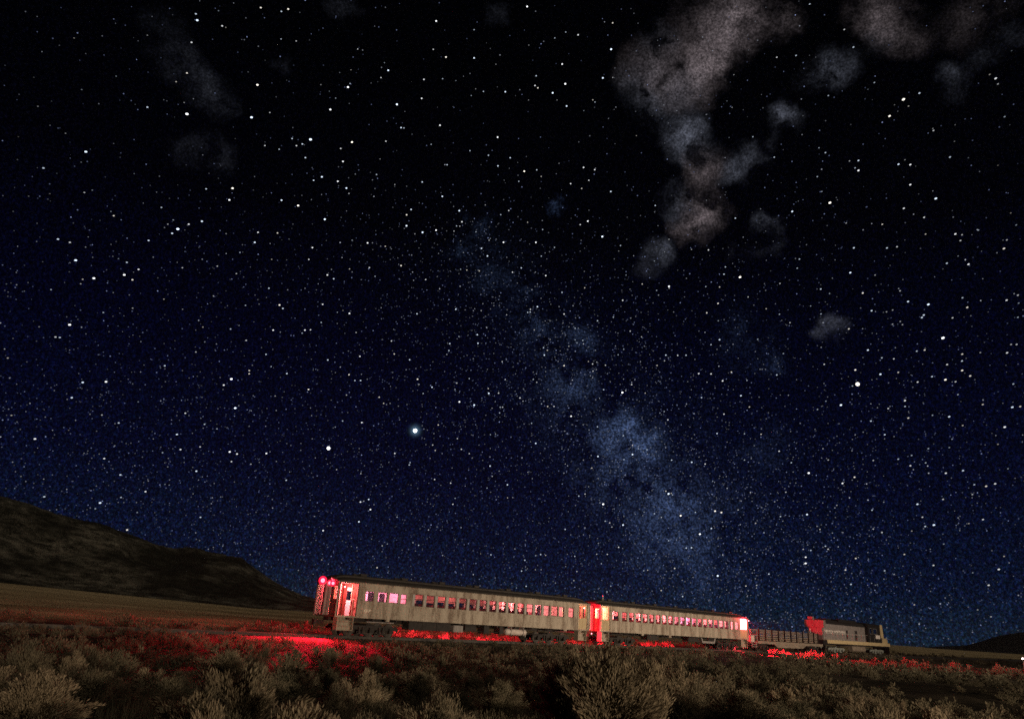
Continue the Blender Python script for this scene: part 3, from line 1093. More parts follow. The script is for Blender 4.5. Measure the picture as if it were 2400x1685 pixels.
for x in (29.27, 30.76):
    gr.tube((x, -HALF - .06, 1.45), (x, -HALF - .06, 3.55), .022)
    for z in (1.5, 3.5):
        gr.tube((x, -HALF - .002, z), (x, -HALF - .06, z), .015)
gr.build('grab_rail', M['letter'], c2, (-C2a, 0, 0))
bulb(c2, C2a, 34.5, 0, 3.52, .045, 'red_bulb_mid', 'ceiling_lamp')
bulb(c2, C2a, 39.5, 0, 3.52, .045, 'red_bulb_mid', 'ceiling_lamp')
bulb(c2, C2a, 44.5, 0, 3.52, .055, 'red_bulb_mid', 'ceiling_lamp')
bulb(c2, C2a, 49.0, 0, 3.52, .055, 'violet_bulb', 'ceiling_lamp', None, 700)
bulb(c2, C2a, 53.5, 0, 3.52, .06, 'pink_bulb', 'ceiling_lamp', None, 1300)
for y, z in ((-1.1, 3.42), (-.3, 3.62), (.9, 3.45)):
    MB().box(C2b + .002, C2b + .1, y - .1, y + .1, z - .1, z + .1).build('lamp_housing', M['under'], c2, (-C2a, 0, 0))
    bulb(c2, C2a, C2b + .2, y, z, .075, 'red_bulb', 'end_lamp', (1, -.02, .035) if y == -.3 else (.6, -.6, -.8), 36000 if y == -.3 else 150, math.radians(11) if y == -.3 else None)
MB().box(41.9, 42.1, HALF + .002, HALF + .12, 1.6, 1.8).build('lamp_housing', M['under'], c2, (-C2a, 0, 0))
bulb(c2, C2a, 42, HALF + .2, 1.7, .06, 'red_bulb_soft', 'side_lamp', (0, 1, -.3), 26000)
bulb(c2, C2a, 58.12, -HALF - .12, 3.42, .07, 'red_bulb_soft', 'side_lamp', (.35, -1, -.75), 70000, math.radians(94))  # added lamp, thrown downward to redden the brush beside the wagon
bulb(c2, C2a, 58.28, -1.32, 2.0, .04, 'red_bulb_tiny', 'step_lamp', None, 70)  # added lamp that reddens the wagon's end platform
bulb(c2, C2a, 57.1, -1.30, .28, .03, 'red_bulb_tiny', 'step_lamp', None, 120)
bulb(c2, C2a, 57.1, -HALF - .34, 3.80, .04, 'red_bulb_tiny', 'eave_lamp', None, 330)  # added fill, makes the red glow on the wall round the white window
for sx_l in (35.5, 50.0):  # extra unseen lamps added to lengthen the red strip under the coach
    MB().box(sx_l - .1, sx_l + .1, HALF + .002, HALF + .12, 1.6, 1.8).build('lamp_housing', M['under'], c2, (-C2a, 0, 0))
    bulb(c2, C2a, sx_l, HALF + .2, 1.7, .06, 'red_bulb_soft', 'side_lamp', (0, 1, -.35), 16000)
make_bogie(33.0, (-1.75, 0, 1.75), 2.45, c2, C2a, M['under'])
make_bogie(54.0, (-1.75, 0, 1.75), 2.45, c2, C2a, M['under'])
for q in ((37.2, 39.2, -1.3, -.5, .70, 1.2), (45.0, 47.2, -1.25, -.5, .72, 1.2)):
    MB().box(*q).build('equipment_box', M['under'], c2, (-C2a, 0, 0))
MB().prism([(47.7, 1.2), (47.9, 1.2), (48.1, .85), (50.4, .85), (50.6, 1.2), (50.8, 1.2), (50.6, .62), (47.95, .62)], -1.25, -.5).build('tool_rack', M['grey_metal'], c2, (-C2a, 0, 0))
MB().box(40.95, 41.35, -1.46, -1.36, 1.02, 1.249).box(36.0, 36.4, -1.46, -1.36, 1.08, 1.249).build('jacking_pad', M['coach_paint'], c2, (-C2a, 0, 0))
MB().tube((30.95, -.35, 4.13), (30.95, -.35, 4.62), .04, 6).build('roof_pipe', M['white_metal'], c2, (-C2a, 0, 0))
text_mesh('number', '8', .24, M['letter'], c2, (55.5 - C2a, -HALF - .003, 1.70), width=.2) if False else None

# ------------------------------------------------------------------ flat wagon with stake sides
fs0, fs1 = 60.5, 79.4
fw = empty('flat_wagon', on_track(fs0), RZ)
tag(fw, 'open flat wagon with dark upright stakes and slatted board sides, coupled behind the locomotive', 'wagon')
MB().box(fs0, fs1, -1.42, 1.42, .88, 1.06).box(fs0, fs1, -1.45, 1.45, 1.062, 1.20).prism([(64.9, .879), (74.2, .879), (73.2, .50), (65.9, .50)], -1.38, -1.2).prism([(64.9, .879), (74.2, .879), (73.2, .50), (65.9, .50)], 1.2, 1.38).build('deck', M['flat_frame'], fw, (-fs0, 0, 0))
sx = [60.95, 62.7, 64.42, 66.18, 67.92, 69.72, 71.4, 73.25, 75.0, 76.7, 78.05]
pst = None
for x in sx:
    for y in (-1.4, 1.4):
        if pst is None:
            pst = MB().box(-.06, .06, -.06, .06, 1.2, 2.62).box(-.09, .09, -.075, .075, 1.202, 1.36).build('stake', M['stake'], fw)
            q = pst
        else:
            q = copy_part(pst, fw)
        q.location = (x - fs0, y, 0)
for y in (-1.29, 1.29):
    m = MB()
    for z, h in ((1.30, .13), (1.52, .14), (1.76, .14), (2.0, .10), (2.17, .09), (2.33, .07), (2.47, .06)):
        m.box(fs0 + .35, 78.2, y - .025, y + .025, z, z + h)
    m.build('slatted_side', M['wood'], fw, (-fs0, 0, 0))
# end platform towards the coach: frame, ladder and pale cabinet, bathed in red
ep = MB()
for y in (-1.3, 1.3):
    for x in (58.95, 60.6):
        ep.box(x - .045, x + .045, y - .045, y + .045, .86, 2.5)
    ep.box(58.995, 60.555, y - .035, y + .035, 2.42, 2.5).box(58.995, 60.555, y - .035, y + .035, 1.78, 1.85)
for z in (.55, .80, 1.9, 2.44):
    ep.box(60.56, 60.64, -1.25, 1.25, z, z + .06)
ep.box(58.9, 60.49, -1.35, 1.35, .98, 1.06)
for x in (59.1, 60.2):
    ep.box(x - .04, x + .04, -1.42, -1.36, .42, 1.06)
for z in (.46, .72):
    ep.box(59.14, 60.16, -1.42, -1.36, z, z + .06)
ep.build('end_platform', M['grey_metal'], fw, (-fs0, 0, 0))
MB().box(59.2, 60.1, -1.2, -.5, 1.064, 1.76).box(59.3, 60.0, -1.215, -1.201, 1.2, 1.66).build('cabinet', M['white_metal'], fw, (-fs0, 0, 0))
for xc in (62.6, 77.2):
    make_bogie(xc, (-.88, .88), 1.35, fw, fs0, M['under'], .42)
MB().box(75.5, 75.6, -1.5, -1.4, 2.62, 3.15).build('marker_post', M['white_metal'], fw, (-fs0, 0, 0))

# ------------------------------------------------------------------ diesel locomotive
l0, l1 = 79.6, 105.3
lo = empty('diesel_locomotive', on_track(l0), RZ)
tag(lo, 'black and yellow diesel locomotive at the right end of the train, its rear lit red', 'locomotive')
LO = (-l0, 0, 0)
MB().box(80.9, 105.2, -1.5, 1.5, 1.38, 1.86).build('side_sill', M['loco_yellow'], lo, LO)
MB().box(80.2, 105.0, -1.40, 1.40, 1.2, 1.378).box(79.6, 80.89, -1.45, 1.45, 1.15, 1.80).build('underframe', M['loco_black'], lo, LO)
hood = MB()
hood.wall(-1.02, .05, 81.0, 96.3, 1.862, 4.0, [(88.9, 89.6, 2.1, 3.35), (92.2, 93.2, 2.0, 3.4)])
hood.wall(.97, .05, 81.0, 96.3, 1.862, 4.0, [])
hood.box(94.2, 94.24, -1.04, -1.021, 1.95, 3.6)
for x in np.arange(81.8, 96, 1.18):
    hood.box(x, x + .03, -1.032, -1.021, 2.0, 3.9)
for x0 in (82.2, 84.6, 87.0, 90.4, 94.6):
    for k in range(6):
        hood.box(x0, x0 + .8, -1.045, -1.021, 3.42 + k * .08, 3.46 + k * .08)
hood.build('hood', M['loco_grey'], lo, LO)
for q in ((88.92, 89.58, -.985, -.975, 2.12, 3.33), (92.22, 93.18, -.985, -.975, 2.02, 3.38)):
    MB().box(*q).build('radiator_panel', M['loco_black'], lo, LO)
# roof of the hood with raised boxes
prof_r = [(-1.10, 4.0), (-1.06, 4.16), (-.75, 4.52), (0, 4.62), (.75, 4.52), (1.06, 4.16), (1.10, 4.0)]
rfm = MB().loft([[(x, y, z) for y, z in prof_r] for x in (80.95, 96.4)])
rfm.box(86.6, 91.4, -.95, .95, 4.40, 4.80).box(92.5, 94.5, -.5, .5, 4.55, 4.82)
rfm.box(83.0, 84.8, -.6, .6, 4.5, 4.74)
rfm.build('hood_roof', M['loco_black'], lo, LO)
# rear end: broad radiator head over a narrow nose
en = MB()
en.prism([(80.2, 3.45), (80.999, 3.45), (80.999, 4.48), (80.2, 4.40)], -1.38, 1.38)
en.box(80.5, 80.99, -1.0, 1.0, 1.86, 3.448)
for k in range(7):
    en.box(80.15, 80.199, -1.1, -.2, 3.52 + k * .11, 3.57 + k * .11).box(80.15, 80.199, .2, 1.1, 3.52 + k * .11, 3.57 + k * .11)
en.tube((80.12, 0, 4.1), (80.199, 0, 4.1), .16, 12).box(80.44, 80.499, -.3, .3, 2.7, 3.2)
en.build('rear_hood', M['loco_end'], lo, LO)
MB().box(80.3, 80.9, .2, .9, 4.46, 4.86).build('exhaust_stack', M['loco_end'], lo, LO)
# cab
cab = MB()
cab.wall(-1.45, .07, 96.4, 102.0, 1.862, 4.3, [(97.2, 98.2, 3.1, 3.95), (98.7, 100.2, 3.1, 3.95)])
cab.wall(1.38, .07, 96.4, 102.0, 1.862, 4.3, [(97.2, 98.2, 3.1, 3.95), (98.7, 100.2, 3.1, 3.95)])
cab.endwall(96.41, .06, -1.379, 1.379, 1.862, 4.3, [])
cab.loft([[(x, y, z) for y, z in [(-1.52, 4.302), (-1.3, 4.5), (-.7, 4.68), (0, 4.72), (.7, 4.68), (1.3, 4.5), (1.52, 4.302)]] for x in (96.2, 102.3)])
cb = cab.build('cab', M['loco_black'], lo, LO)
for x0, x1 in ((97.2, 98.2), (98.7, 100.2)):
    for y in (-1.42, 1.42):
        f = MB().box(x0, x0 + .05, y - .02, y + .02, 3.1, 3.95).box(x1 - .05, x1, y - .02, y + .02, 3.1, 3.95).box(x0 + .05, x1 - .05, y - .02, y + .02, 3.1, 3.15).box(x0 + .05, x1 - .05, y - .02, y + .02, 3.9, 3.95)
        wd = f.build('cab_window', M['grey_metal'], cb, LO)
        MB().box(x0 + .03, x1 - .03, y - .004, y + .004, 3.12, 3.93).build('pane', M['glass'], lo, LO).parent = cb
MB().wall(-1.475, .012, 99.4, 101.2, 2.45, 3.0, []).build('cab_number_board', M['white_letter'], lo, LO)
# yellow front: windscreen posts and low nose
fr_ = MB()
fr_.endwall(102.001, .1, -1.44, 1.44, 1.862, 4.5, [(-1.2, -.2, 3.2, 4.2), (.2, 1.2, 3.2, 4.2)])
fr_.prism([(101.35, 2.6), (102.6, 2.6), (102.25, 4.6), (101.35, 4.6)], -1.56, -1.476)
fr_.prism([(101.35, 2.6), (102.6, 2.6), (102.25, 4.6), (101.35, 4.6)], 1.476, 1.56)
fr_.prism([(102.15, 1.862), (105.1, 1.862), (105.1, 2.35), (104.8, 2.62), (102.15, 2.62)], -1.2, 1.2)
fr_.build('nose', M['loco_yellow'], lo, LO)
rl = MB()
for x in np.arange(81.3, 105, 1.75):
    rl.tube((x, -1.46, 1.862), (x, -1.46, 2.86), .022, 5)
rl.tube((81.3, -1.46, 2.86), (96.2, -1.46, 2.86), .026, 5).tube((102.5, -1.46, 2.6), (105, -1.46, 2.6), .022, 5)
rl.build('handrail', M['grey_metal'], lo, LO)
rl = MB()
for x in (80.0, 80.7):
    rl.tube((x, -1.42, 1.1), (x, -1.42, 2.9), .022, 5)
for y in np.arange(-1.4, 1.5, .7):
    rl.tube((79.75, y, 1.8), (79.75, y, 2.85), .022, 5)
rl.tube((79.75, -1.4, 2.85), (79.75, 1.4, 2.85), .024, 5)
rl.build('handrail', M['grey_metal'], lo, LO)
MB().box(89.0, 96.2, -1.026, -1.021, 2.78, 2.84).build('side_stripe', M['white_letter'], lo, LO)
text_mesh('lettering', 'NEVADA NORTHERN', .62, M['white_letter'], lo, (81.35 - l0, -1.034, 2.74), width=7.3, offset=.018)
for x in (80.4, 105.0):
    st_l = MB()
    for k, z in enumerate((1.0, .68, .36)):
        st_l.box(x - .3, x + .3, -1.5, -1.2, z - .05, z)
    st_l.box(x - .33, x - .301, -1.5, -1.2, .3, 1.15)
    st_l.build('steps', M['loco_black'], lo, LO)
MB().box(105.21, 105.3, -1.3, 1.3, .35, 1.37).build('pilot', M['loco_black'], lo, LO)
MB().tube((90.4, -.9, .72), (95.4, -.9, .72), .36, 14).box(90.3, 95.5, -1.2, 1.2, .95, 1.19).build('fuel_tank', M['flat_frame'], lo, LO)
for xc in (85.0, 100.6):
    make_bogie(xc, (-2.0, 0, 2.0), 2.9, lo, l0, M['truck_grey'], .5)
for xa in (79.0, 105.3):
    MB().box(xa, xa + .6, -.14, .14, .75, 1.0).build('coupler', M['loco_black'], lo, LO)
# ------------------------------------------------------------------ far yard lamp at the right edge
h = heading(2397, 1543)
t_ = 120 / math.hypot(h[0], h[1])
lx, ly = h[0] * t_, h[1] * t_
yl = empty('yard_lamp', (lx, ly, float(ground_z(lx, ly))))
tag(yl, 'tiny white lamp shining near the ground at the far right edge', 'lamp')
zt = CAM_H + h[2] * t_ - float(ground_z(lx, ly))
MB().tube((0, 0, -.3), (0, 0, zt - .2), .06, 6).build('post', M['grey_metal'], yl)
MB().ball((0, 0, zt), .10).build('globe', M['yard_bulb'], yl, smooth=True)

# ------------------------------------------------------------------ sagebrush
def leaf_f(dark, pale, dry):
    def f(t):
        oi = t.n('ShaderNodeObjectInfo')
        at = t.n('ShaderNodeAttribute', attribute_name='tint')
        k = t.math('ADD', t.math('MULTIPLY', at.outputs['Fac'], .55), t.math('MULTIPLY', oi.outputs['Random'], .45))
        c = t.ramp(k, [(.05, dark), (.45, pale), (.95, dry)])
        b = t.n('ShaderNodeBsdfDiffuse')
        t.set(b.inputs[0], c)
        tl = t.n('ShaderNodeBsdfTranslucent')
        t.set(tl.inputs[0], c)
        mx = t.n('ShaderNodeMixShader')
        mx.inputs[0].default_value = .3
        t.set(mx.inputs[1], b.outputs[0])
        t.set(mx.inputs[2], tl.outputs[0])
        return mx.outputs[0]
    return f


M['sage'] = mat('sagebrush_leaf', leaf_f((.035, .036, .024), (.165, .148, .10), (.33, .27, .18)))
M['plume'] = mat('rabbitbrush_plume', leaf_f((.08, .068, .045), (.24, .20, .135), (.40, .325, .22)))
M['twig'] = mat('brush_twig', plain((.13, .10, .075)))


def bush_arrays(r, n_stem, n_leaf, leaf, upright, h, seed, twigs=True):
    """stems fan up from one root; leaves crowd their outer ends. returns leaf verts/tints and stem verts"""
    g_ = np.random.default_rng(seed)
    # stem tips on a lumpy dome
    az = g_.uniform(0, 2 * math.pi, n_stem)
    q = g_.uniform(0, 1, n_stem) ** .55
    lump = .75 + .35 * np.sin(az * 3 + g_.uniform(0, 6)) + g_.normal(0, .14, n_stem)
    tipr = r * q * lump
    tiph = h * (np.sqrt(np.clip(1 - (q * .93) ** 2, 0, 1)) * (.62 + .38 * upright)) * g_.uniform(.72, 1.12, n_stem)
    tiph = np.maximum(tiph, .12 * h)
    tip = np.stack([tipr * np.cos(az), tipr * np.sin(az), tiph], 1)
    root = np.stack([tip[:, 0] * .12, tip[:, 1] * .12, np.zeros(n_stem)], 1)
    mid = root * .4 + tip * .6
    mid[:, :2] = tip[:, :2] * (.45 if upright > .5 else .62)
    k = g_.integers(0, n_stem, n_leaf)
    t = 1 - g_.uniform(0, 1, n_leaf) ** 1.5 * .72
    tt = t[:, None]
    P = (1 - tt) ** 2 * root[k] + 2 * (1 - tt) * tt * mid[k] + tt ** 2 * tip[k]
    Tn = 2 * (1 - tt) * (mid[k] - root[k]) + 2 * tt * (tip[k] - mid[k])
    Tn /= np.linalg.norm(Tn, axis=1, keepdims=True) + 1e-9
    spread = (.024 + .04 * (1 - upright)) * (h / .9)
    P = P + g_.normal(0, spread, (n_leaf, 3)) * np.array([1, 1, .8])
    P[:, 2] = np.maximum(P[:, 2], .02)
    d = Tn + g_.normal(0, .34 - .16 * upright, (n_leaf, 3))
    d /= np.linalg.norm(d, axis=1, keepdims=True)
    sd = np.cross(d, g_.normal(0, 1, (n_leaf, 3)))
    sd /= np.linalg.norm(sd, axis=1, keepdims=True) + 1e-9
    L = leaf * g_.uniform(.6, 1.5, n_leaf)[:, None]
    W = L * (g_.uniform(.07, .13, n_leaf)[:, None] if leaf < .1 else g_.uniform(.12, .24, n_leaf)[:, None])
    V = np.stack([P, P + d * L * .5 + sd * W, P + d * L, P + d * L * .5 - sd * W], 1).reshape(-1, 3)
    clump = g_.uniform(0, 1, n_stem)
    tint = np.clip(.5 * clump[k] + .5 * g_.uniform(0, 1, n_leaf), 0, 1)
    return V, np.repeat(tint, 4), (root, mid, tip)


def leaf_object(name, V, tint, material, parent=None):
    f = np.arange(len(V)).reshape(-1, 4)
    o = np_mesh(name, V, f, material, False, parent)
    a = o.data.attributes.new('tint', 'FLOAT', 'POINT')
    a.data.foreach_set('value', tint.astype(np.float32))
    return o


def stem_builder(root, mid, tip, n, r=.008):
    m = MB()
    for i in range(min(n, len(root))):
        m.tube(root[i], mid[i], r, 4, r * .7)
        m.tube(mid[i], tip[i], r * .7, 4, r * .3)
    return m


# kinds: (radius, stems, leaves, leaf size, uprightness, height)
KINDS = {'round': (.72, 85, 17000, .044, .55, .95), 'tall': (.58, 95, 19000, .062, .95, 1.2), 'low': (.70, 60, 12000, .036, .15, .58), 'loose': (.80, 50, 13000, .062, .8, 1.0)}
PROTO = {}
for kn, (r, ns, nl, lf, up, hh) in KINDS.items():
    for v in range(3):
        V, ti, (ro, mi, tp) = bush_arrays(r, ns, nl, lf, up, hh, hash((len(kn) * 7 + v * 31 + ns)) & 0xffff)
        lo_ = leaf_object('foliage', V, ti, M['plume' if kn in ('tall', 'loose') else 'sage'])
        so_ = stem_builder(ro, mi, tp, 34).build('stems', M['twig'])
        PROTO[kn, v] = (lo_.data, so_.data, r, hh)
        bpy.data.objects.remove(lo_)
        bpy.data.objects.remove(so_)

used_spots = []


def place_bush(kn, v, x, y, sx_, sz_, label, group=None, parts=True, rz=None):
    ld, sd_, r, hh = PROTO[kn, v]
    z = float(ground_z(x, y)) - .03
    rz = rng.uniform(0, 6.28) if rz is None else rz
    if parts:
        e = empty('sagebrush_bush', (x, y, z), rz)
        e.scale = (sx_, sx_, sz_)
        for nm, d_ in (('foliage', ld), ('stems', sd_)):
            c = bpy.data.objects.new(nm, d_)
            c.parent = e
            COL.objects.link(c)
    else:
        e = bpy.data.objects.new('sagebrush_bush', ld)
        e.location, e.rotation_euler, e.scale = (x, y, z), (0, 0, rz), (sx_, sx_, sz_)
        COL.objects.link(e)
    tag(e, label, 'bush', group)
    used_spots.append((x, y, r * sx_))
    return e


def bearing_point(px, dist):
    h_ = heading(px, 1450 + (px - 1200) * .0645)
    n_ = math.hypot(h_[0], h_[1])
    return h_[0] / n_ * dist, h_[1] / n_ * dist


G_NEAR = 'sagebrush bushes in the foreground'
near = [  # bearing, distance, kind, variant, width scale, height scale, label
    (1425, 11.0, 'tall', 0, 1.25, 1.0, 'tallest tan plumed bush, rising at the bottom middle up to the wheels'),
    (1345, 12.2, 'tall', 1, 1.0, .95, 'thin grey plumed bush just left of the tallest tan bush'),
    (1510, 11.3, 'tall', 2, .95, .9, 'bright tan upright bush against the right flank of the tallest bush'),
    (600, 9.6, 'loose', 0, 1.15, .98, 'spiky fan shaped bush with splayed pale stems at the bottom left'),
    (520, 9.0, 'loose', 1, .9, .70, 'short ragged bush at the foot of the spiky fan shaped bush'),
    (815, 11.0, 'round', 0, .62, .78, 'small upright tan bush standing alone in the dark gap'),
    (870, 13.4, 'loose', 2, .62, .80, 'narrow pale bush behind the small bush in the dark gap'),
    (150, 10.6, 'tall', 1, .95, .55, 'wide brown grassy bush in the bottom left corner'),
    (40, 11.4, 'tall', 2, .85, .55, 'dim brown bush cut by the lower left picture edge'),
    (270, 12.6, 'round', 1, .8, .62, 'grey bush behind the brown grassy corner bush'),
    (1735, 14.2, 'round', 0, 1.25, 1.05, 'broad tan bush below the white glowing doorway window'),
    (1700, 9.8, 'low', 0, 1.25, 1.0, 'low pinkish brown bush at the bottom edge right of middle'),
    (1805, 10.4, 'low', 1, .75, .8, 'little pale bush beside the low pinkish brown bush'),
    (1950, 12.2, 'round', 2, .85, .80, 'rounded yellowish bush under the locomotive cab bearing'),
    (2060, 11.4, 'round', 1, 1.2, .95, 'large reddish tan bush in the lower right'),
    (2200, 11.8, 'loose', 0, 1.35, .90, 'widest loose brown bush toward the lower right corner'),
    (2330, 12.6, 'round', 0, 1.1, .85, 'dim brown bush nearest the right picture edge'),
    (1990, 9.4, 'low', 2, .9, .9, 'low bush cut by the bottom edge below the yellowish bush'),
    (1180, 15.5, 'round', 2, .95, .80, 'pale rounded bush in the middle scrub below the white tank'),
    (1085, 14.0, 'round', 1, .70, .70, 'small pale tuft below the middle of the long coach'),
    (1000, 18.5, 'round', 0, 1.1, .88, 'silvery bush left of the pale rounded bush'),
    (1270, 18.0, 'loose', 1, 1.0, .9, 'brown feathery bush below the gap between the coaches'),
    (1600, 19.0, 'loose', 2, 1.1, 1.2, 'tall dark bush whose top hides the wheels of the middle coach'),
    (1560, 23.5, 'loose', 0, 1.0, 1.35, 'upright grey bush reaching into the red glow under the middle coach'),
    (1655, 20.0, 'round', 1, 1.1, .95, 'wide grey bush right of the tall dark bush'),
    (700, 15.5, 'round', 0, 1.0, .80, 'mid brown bush below the open lit doorway'),
    (440, 15.5, 'low', 0, 1.2, 1.1, 'low grey bush in the left scrub above the spiky bush'),
    (300, 18.5, 'round', 2, 1.0, .92, 'rounded olive bush at left just under the reddened scrub'),
    (560, 20.0, 'round', 1, 1.2, .95, 'rounded dark bush left of the bright red bare ground'),
    (790, 30.0, 'round', 0, .85, .95, 'dark bush silhouetted against the bright red ground'),
    (900, 28.0, 'round', 2, .80, .90, 'second dark bush silhouetted on the red ground, nearer the coach wheels'),
    (640, 34.0, 'round', 1, .75, .9, 'dark bush standing at the left end of the bright red strip'),
    (1860, 18.5, 'round', 0, 1.05, .8, 'brown bush below the flat wagon, left of a dark hollow'),
    (2120, 17.5, 'low', 1, 1.2, 1.1, 'thin lit bush at the rim of the dark hollow on the right'),
]
for px, dist, kn, v, sx_, sz_, lab in near:
    x, y = bearing_point(px, dist)
    place_bush(kn, v, x, y, sx_, sz_, lab, G_NEAR)

# bushes scattered over the scrub: candidates by distance
cand = []
g2 = np.random.default_rng(11)
N = 15000
dist = 7.5 * (260 / 7.5) ** g2.uniform(0, 1, N) ** .9
azi = np.radians(g2.uniform(-44, 44, N))
bx, by = dist * np.sin(azi), dist * np.cos(azi)
s_, ty_ = to_track(bx, by)
dens = vnoise(bx / 4.5, by / 4.5, 21) * .6 + vnoise(bx / 1.6, by / 1.6, 22) * .4
keep = (np.abs(ty_) > np.where(s_ < -4, 2.3, 2.9)) & (dens > np.where(dist < 26, .535, .47))
keep &= ~((ty_ > 22 + 10 * vnoise(bx / 14, by / 14, 3)) & (np.degrees(azi) < 30))
# bare red-lit ground in front of the rear end
keep |= (s_ > 58) & (s_ < 86) & (ty_ < -2.7) & (ty_ > -9)
keep |= (s_ < -12) & (s_ > -40) & (ty_ < -2.2) & (ty_ > -6)
keep &= ~((s_ > -12.5) & (s_ < 6.5) & (ty_ < -2) & (ty_ > -6.5 - 4 * vnoise(bx / 3, by / 3, 9)))
keep &= ~((ty_ > 0) & (g2.uniform(0, 1, N) > .55))
# dark hollows
for px, d0, rad in ((1660, 12.2, 1.9), (2330, 15, 3.0), (700, 10.5, 1.5), (960, 10.8, 1.7), (1250, 10.2, 1.2), (350, 10.2, 1.2), (1860, 11.4, 1.1)):
    hx, hy = bearing_point(px, d0)
    keep &= np.hypot(bx - hx, by - hy) > rad
order = np.argsort(dist)
cells = {}
picked = []


def free(x, y, rad):
    ci, cj = int(x // 1.5), int(y // 1.5)
    for i in range(ci - 1, ci + 2):
        for j in range(cj - 1, cj + 2):
            for (a, b, c) in cells.get((i, j), ()):
                if math.hypot(a - x, b - y) < (rad + c) * .72:
                    return False
    return True


for (x, y, r) in used_spots:
    cells.setdefault((int(x // 1.5), int(y // 1.5)), []).append((x, y, r))
for i in order:
    if not keep[i]:
        continue
    rad = g2.uniform(.28, .62)
    if free(bx[i], by[i], rad):
        cells.setdefault((int(bx[i] // 1.5), int(by[i] // 1.5)), []).append((bx[i], by[i], rad))
        if 56 < s_[i] < 90 and -24 < ty_[i] < -9.5 and g2.uniform() < .72:
            continue
        if 57 < s_[i] < 86 and -9.5 <= ty_[i] < 0:
            rad *= 1.3
        picked.append((bx[i], by[i], rad))
SHARED = [
    ('dim grey bush among the scrub below the left plain, right of the corner bush', lambda px, d: px < 760),
    ('brown bush among the crowded scrub in front of the longer coach', lambda px, d: px < 1380),
    ('brown bush among the crowded scrub in front of the middle coach', lambda px, d: px < 1760),
    ('dim bush among the dark scrub in front of the wagon and locomotive', lambda px, d: True)]


def px_of(x, y):
    b_ = -y * st - .0
    fw_ = y * ct
    return 1200 + (x * cr) / fw_ * F_PX - sr * 600


n_ind = 0
rest = []
for (x, y, rad) in picked:
    d = math.hypot(x, y)
    if n_ind < 255 and d < 40:
        kn = random.choice(['round', 'round', 'low', 'low', 'loose'])
        px = px_of(x, y)
        lab = [l for l, f_ in SHARED if f_(px, d)][0]
        place_bush(kn, random.randrange(3), x, y, rad / .62 * random.uniform(.9, 1.2), random.uniform(.55, 1.0) * (.75 + rad * .5), lab, lab.split(',')[0].replace('bush', 'bushes'), parts=d < 18)
        n_ind += 1
    else:
        rest.append((x, y, rad))
# the remaining scrub as one mass
LOD = []
for v in range(8):
    up = (.2, .1, .5, .25)[v % 4]
    V, ti, _ = bush_arrays(1.0, 26, 420, .17, up, 1.35, 900 + v)
    LOD.append((V, ti))
LODF = []
for v in range(6):
    V, ti, _ = bush_arrays(1.0, 16, 130, .34, (.2, .4)[v % 2], 1.3, 950 + v)
    LODF.append((V, ti))
VV, TT = [], []
for (x, y, rad) in rest:
    far_ = math.hypot(x, y) > 62
    V, ti = (random.choice(LODF) if far_ else random.choice(LOD))
    a = random.uniform(0, 6.28)
    c_, s__ = math.cos(a), math.sin(a)
    R_ = np.array([[c_, -s__, 0], [s__, c_, 0], [0, 0, 1]])
    k = random.uniform(.8, 1.25)
    P = (V * np.array([rad, rad, rad * k * .95])) @ R_.T + np.array([x, y, float(ground_z(x, y)) - .02])
    VV.append(P)
    TT.append(np.clip(ti * .8 + random.uniform(-.1, .25), 0, 1))
sb = leaf_object('sagebrush_scrub', np.concatenate(VV), np.concatenate(TT), M['sage'])
tag(sb, kind='stuff')

# thin dry grass between the bushes
gN = 16000
gd = 7.0 * (34 / 7.0) ** g2.uniform(0, 1, gN)
ga = np.radians(g2.uniform(-42, 42, gN))
gx, gy = gd * np.sin(ga), gd * np.cos(ga)
kp = (vnoise(gx / 2.2, gy / 2.2, 31) > .52)
px_, py_ = g2.uniform(-16, 8, 1500), -2 - 9 * g2.uniform(0, 1, 1500) ** 1.2
kx = ORG[0] + TX * px_ - TY * py_
ky = ORG[1] + TY * px_ + TX * py_
kk = vnoise(kx / .9, ky / .9, 41) > .45
gx, gy = np.concatenate([gx[kp], kx[kk]]), np.concatenate([gy[kp], ky[kk]])
n_b = 7
bxx = np.repeat(gx, n_b) + g2.normal(0, .07, len(gx) * n_b)
byy = np.repeat(gy, n_b) + g2.normal(0, .07, len(gx) * n_b)
bz = ground_z(bxx, byy)
hgt = g2.uniform(.10, .34, len(bxx))
lean = g2.normal(0, .09, (len(bxx), 2))
wdt = .006
ang = g2.uniform(0, 6.28, len(bxx))
B0 = np.stack([bxx - wdt * np.cos(ang), byy - wdt * np.sin(ang), bz - .02], 1)
B1 = np.stack([bxx + wdt * np.cos(ang), byy + wdt * np.sin(ang), bz - .02], 1)
B2 = np.stack([bxx + lean[:, 0] + .002, byy + lean[:, 1], bz + hgt], 1)
B3 = np.stack([bxx + lean[:, 0] - .002, byy + lean[:, 1], bz + hgt], 1)
gv = np.stack([B0, B1, B2, B3], 1).reshape(-1, 3)
gr_o = leaf_object('dry_grass', gv, np.repeat(g2.uniform(.1, .8, len(bxx)), 4), M['sage'])
tag(gr_o, kind='stuff')

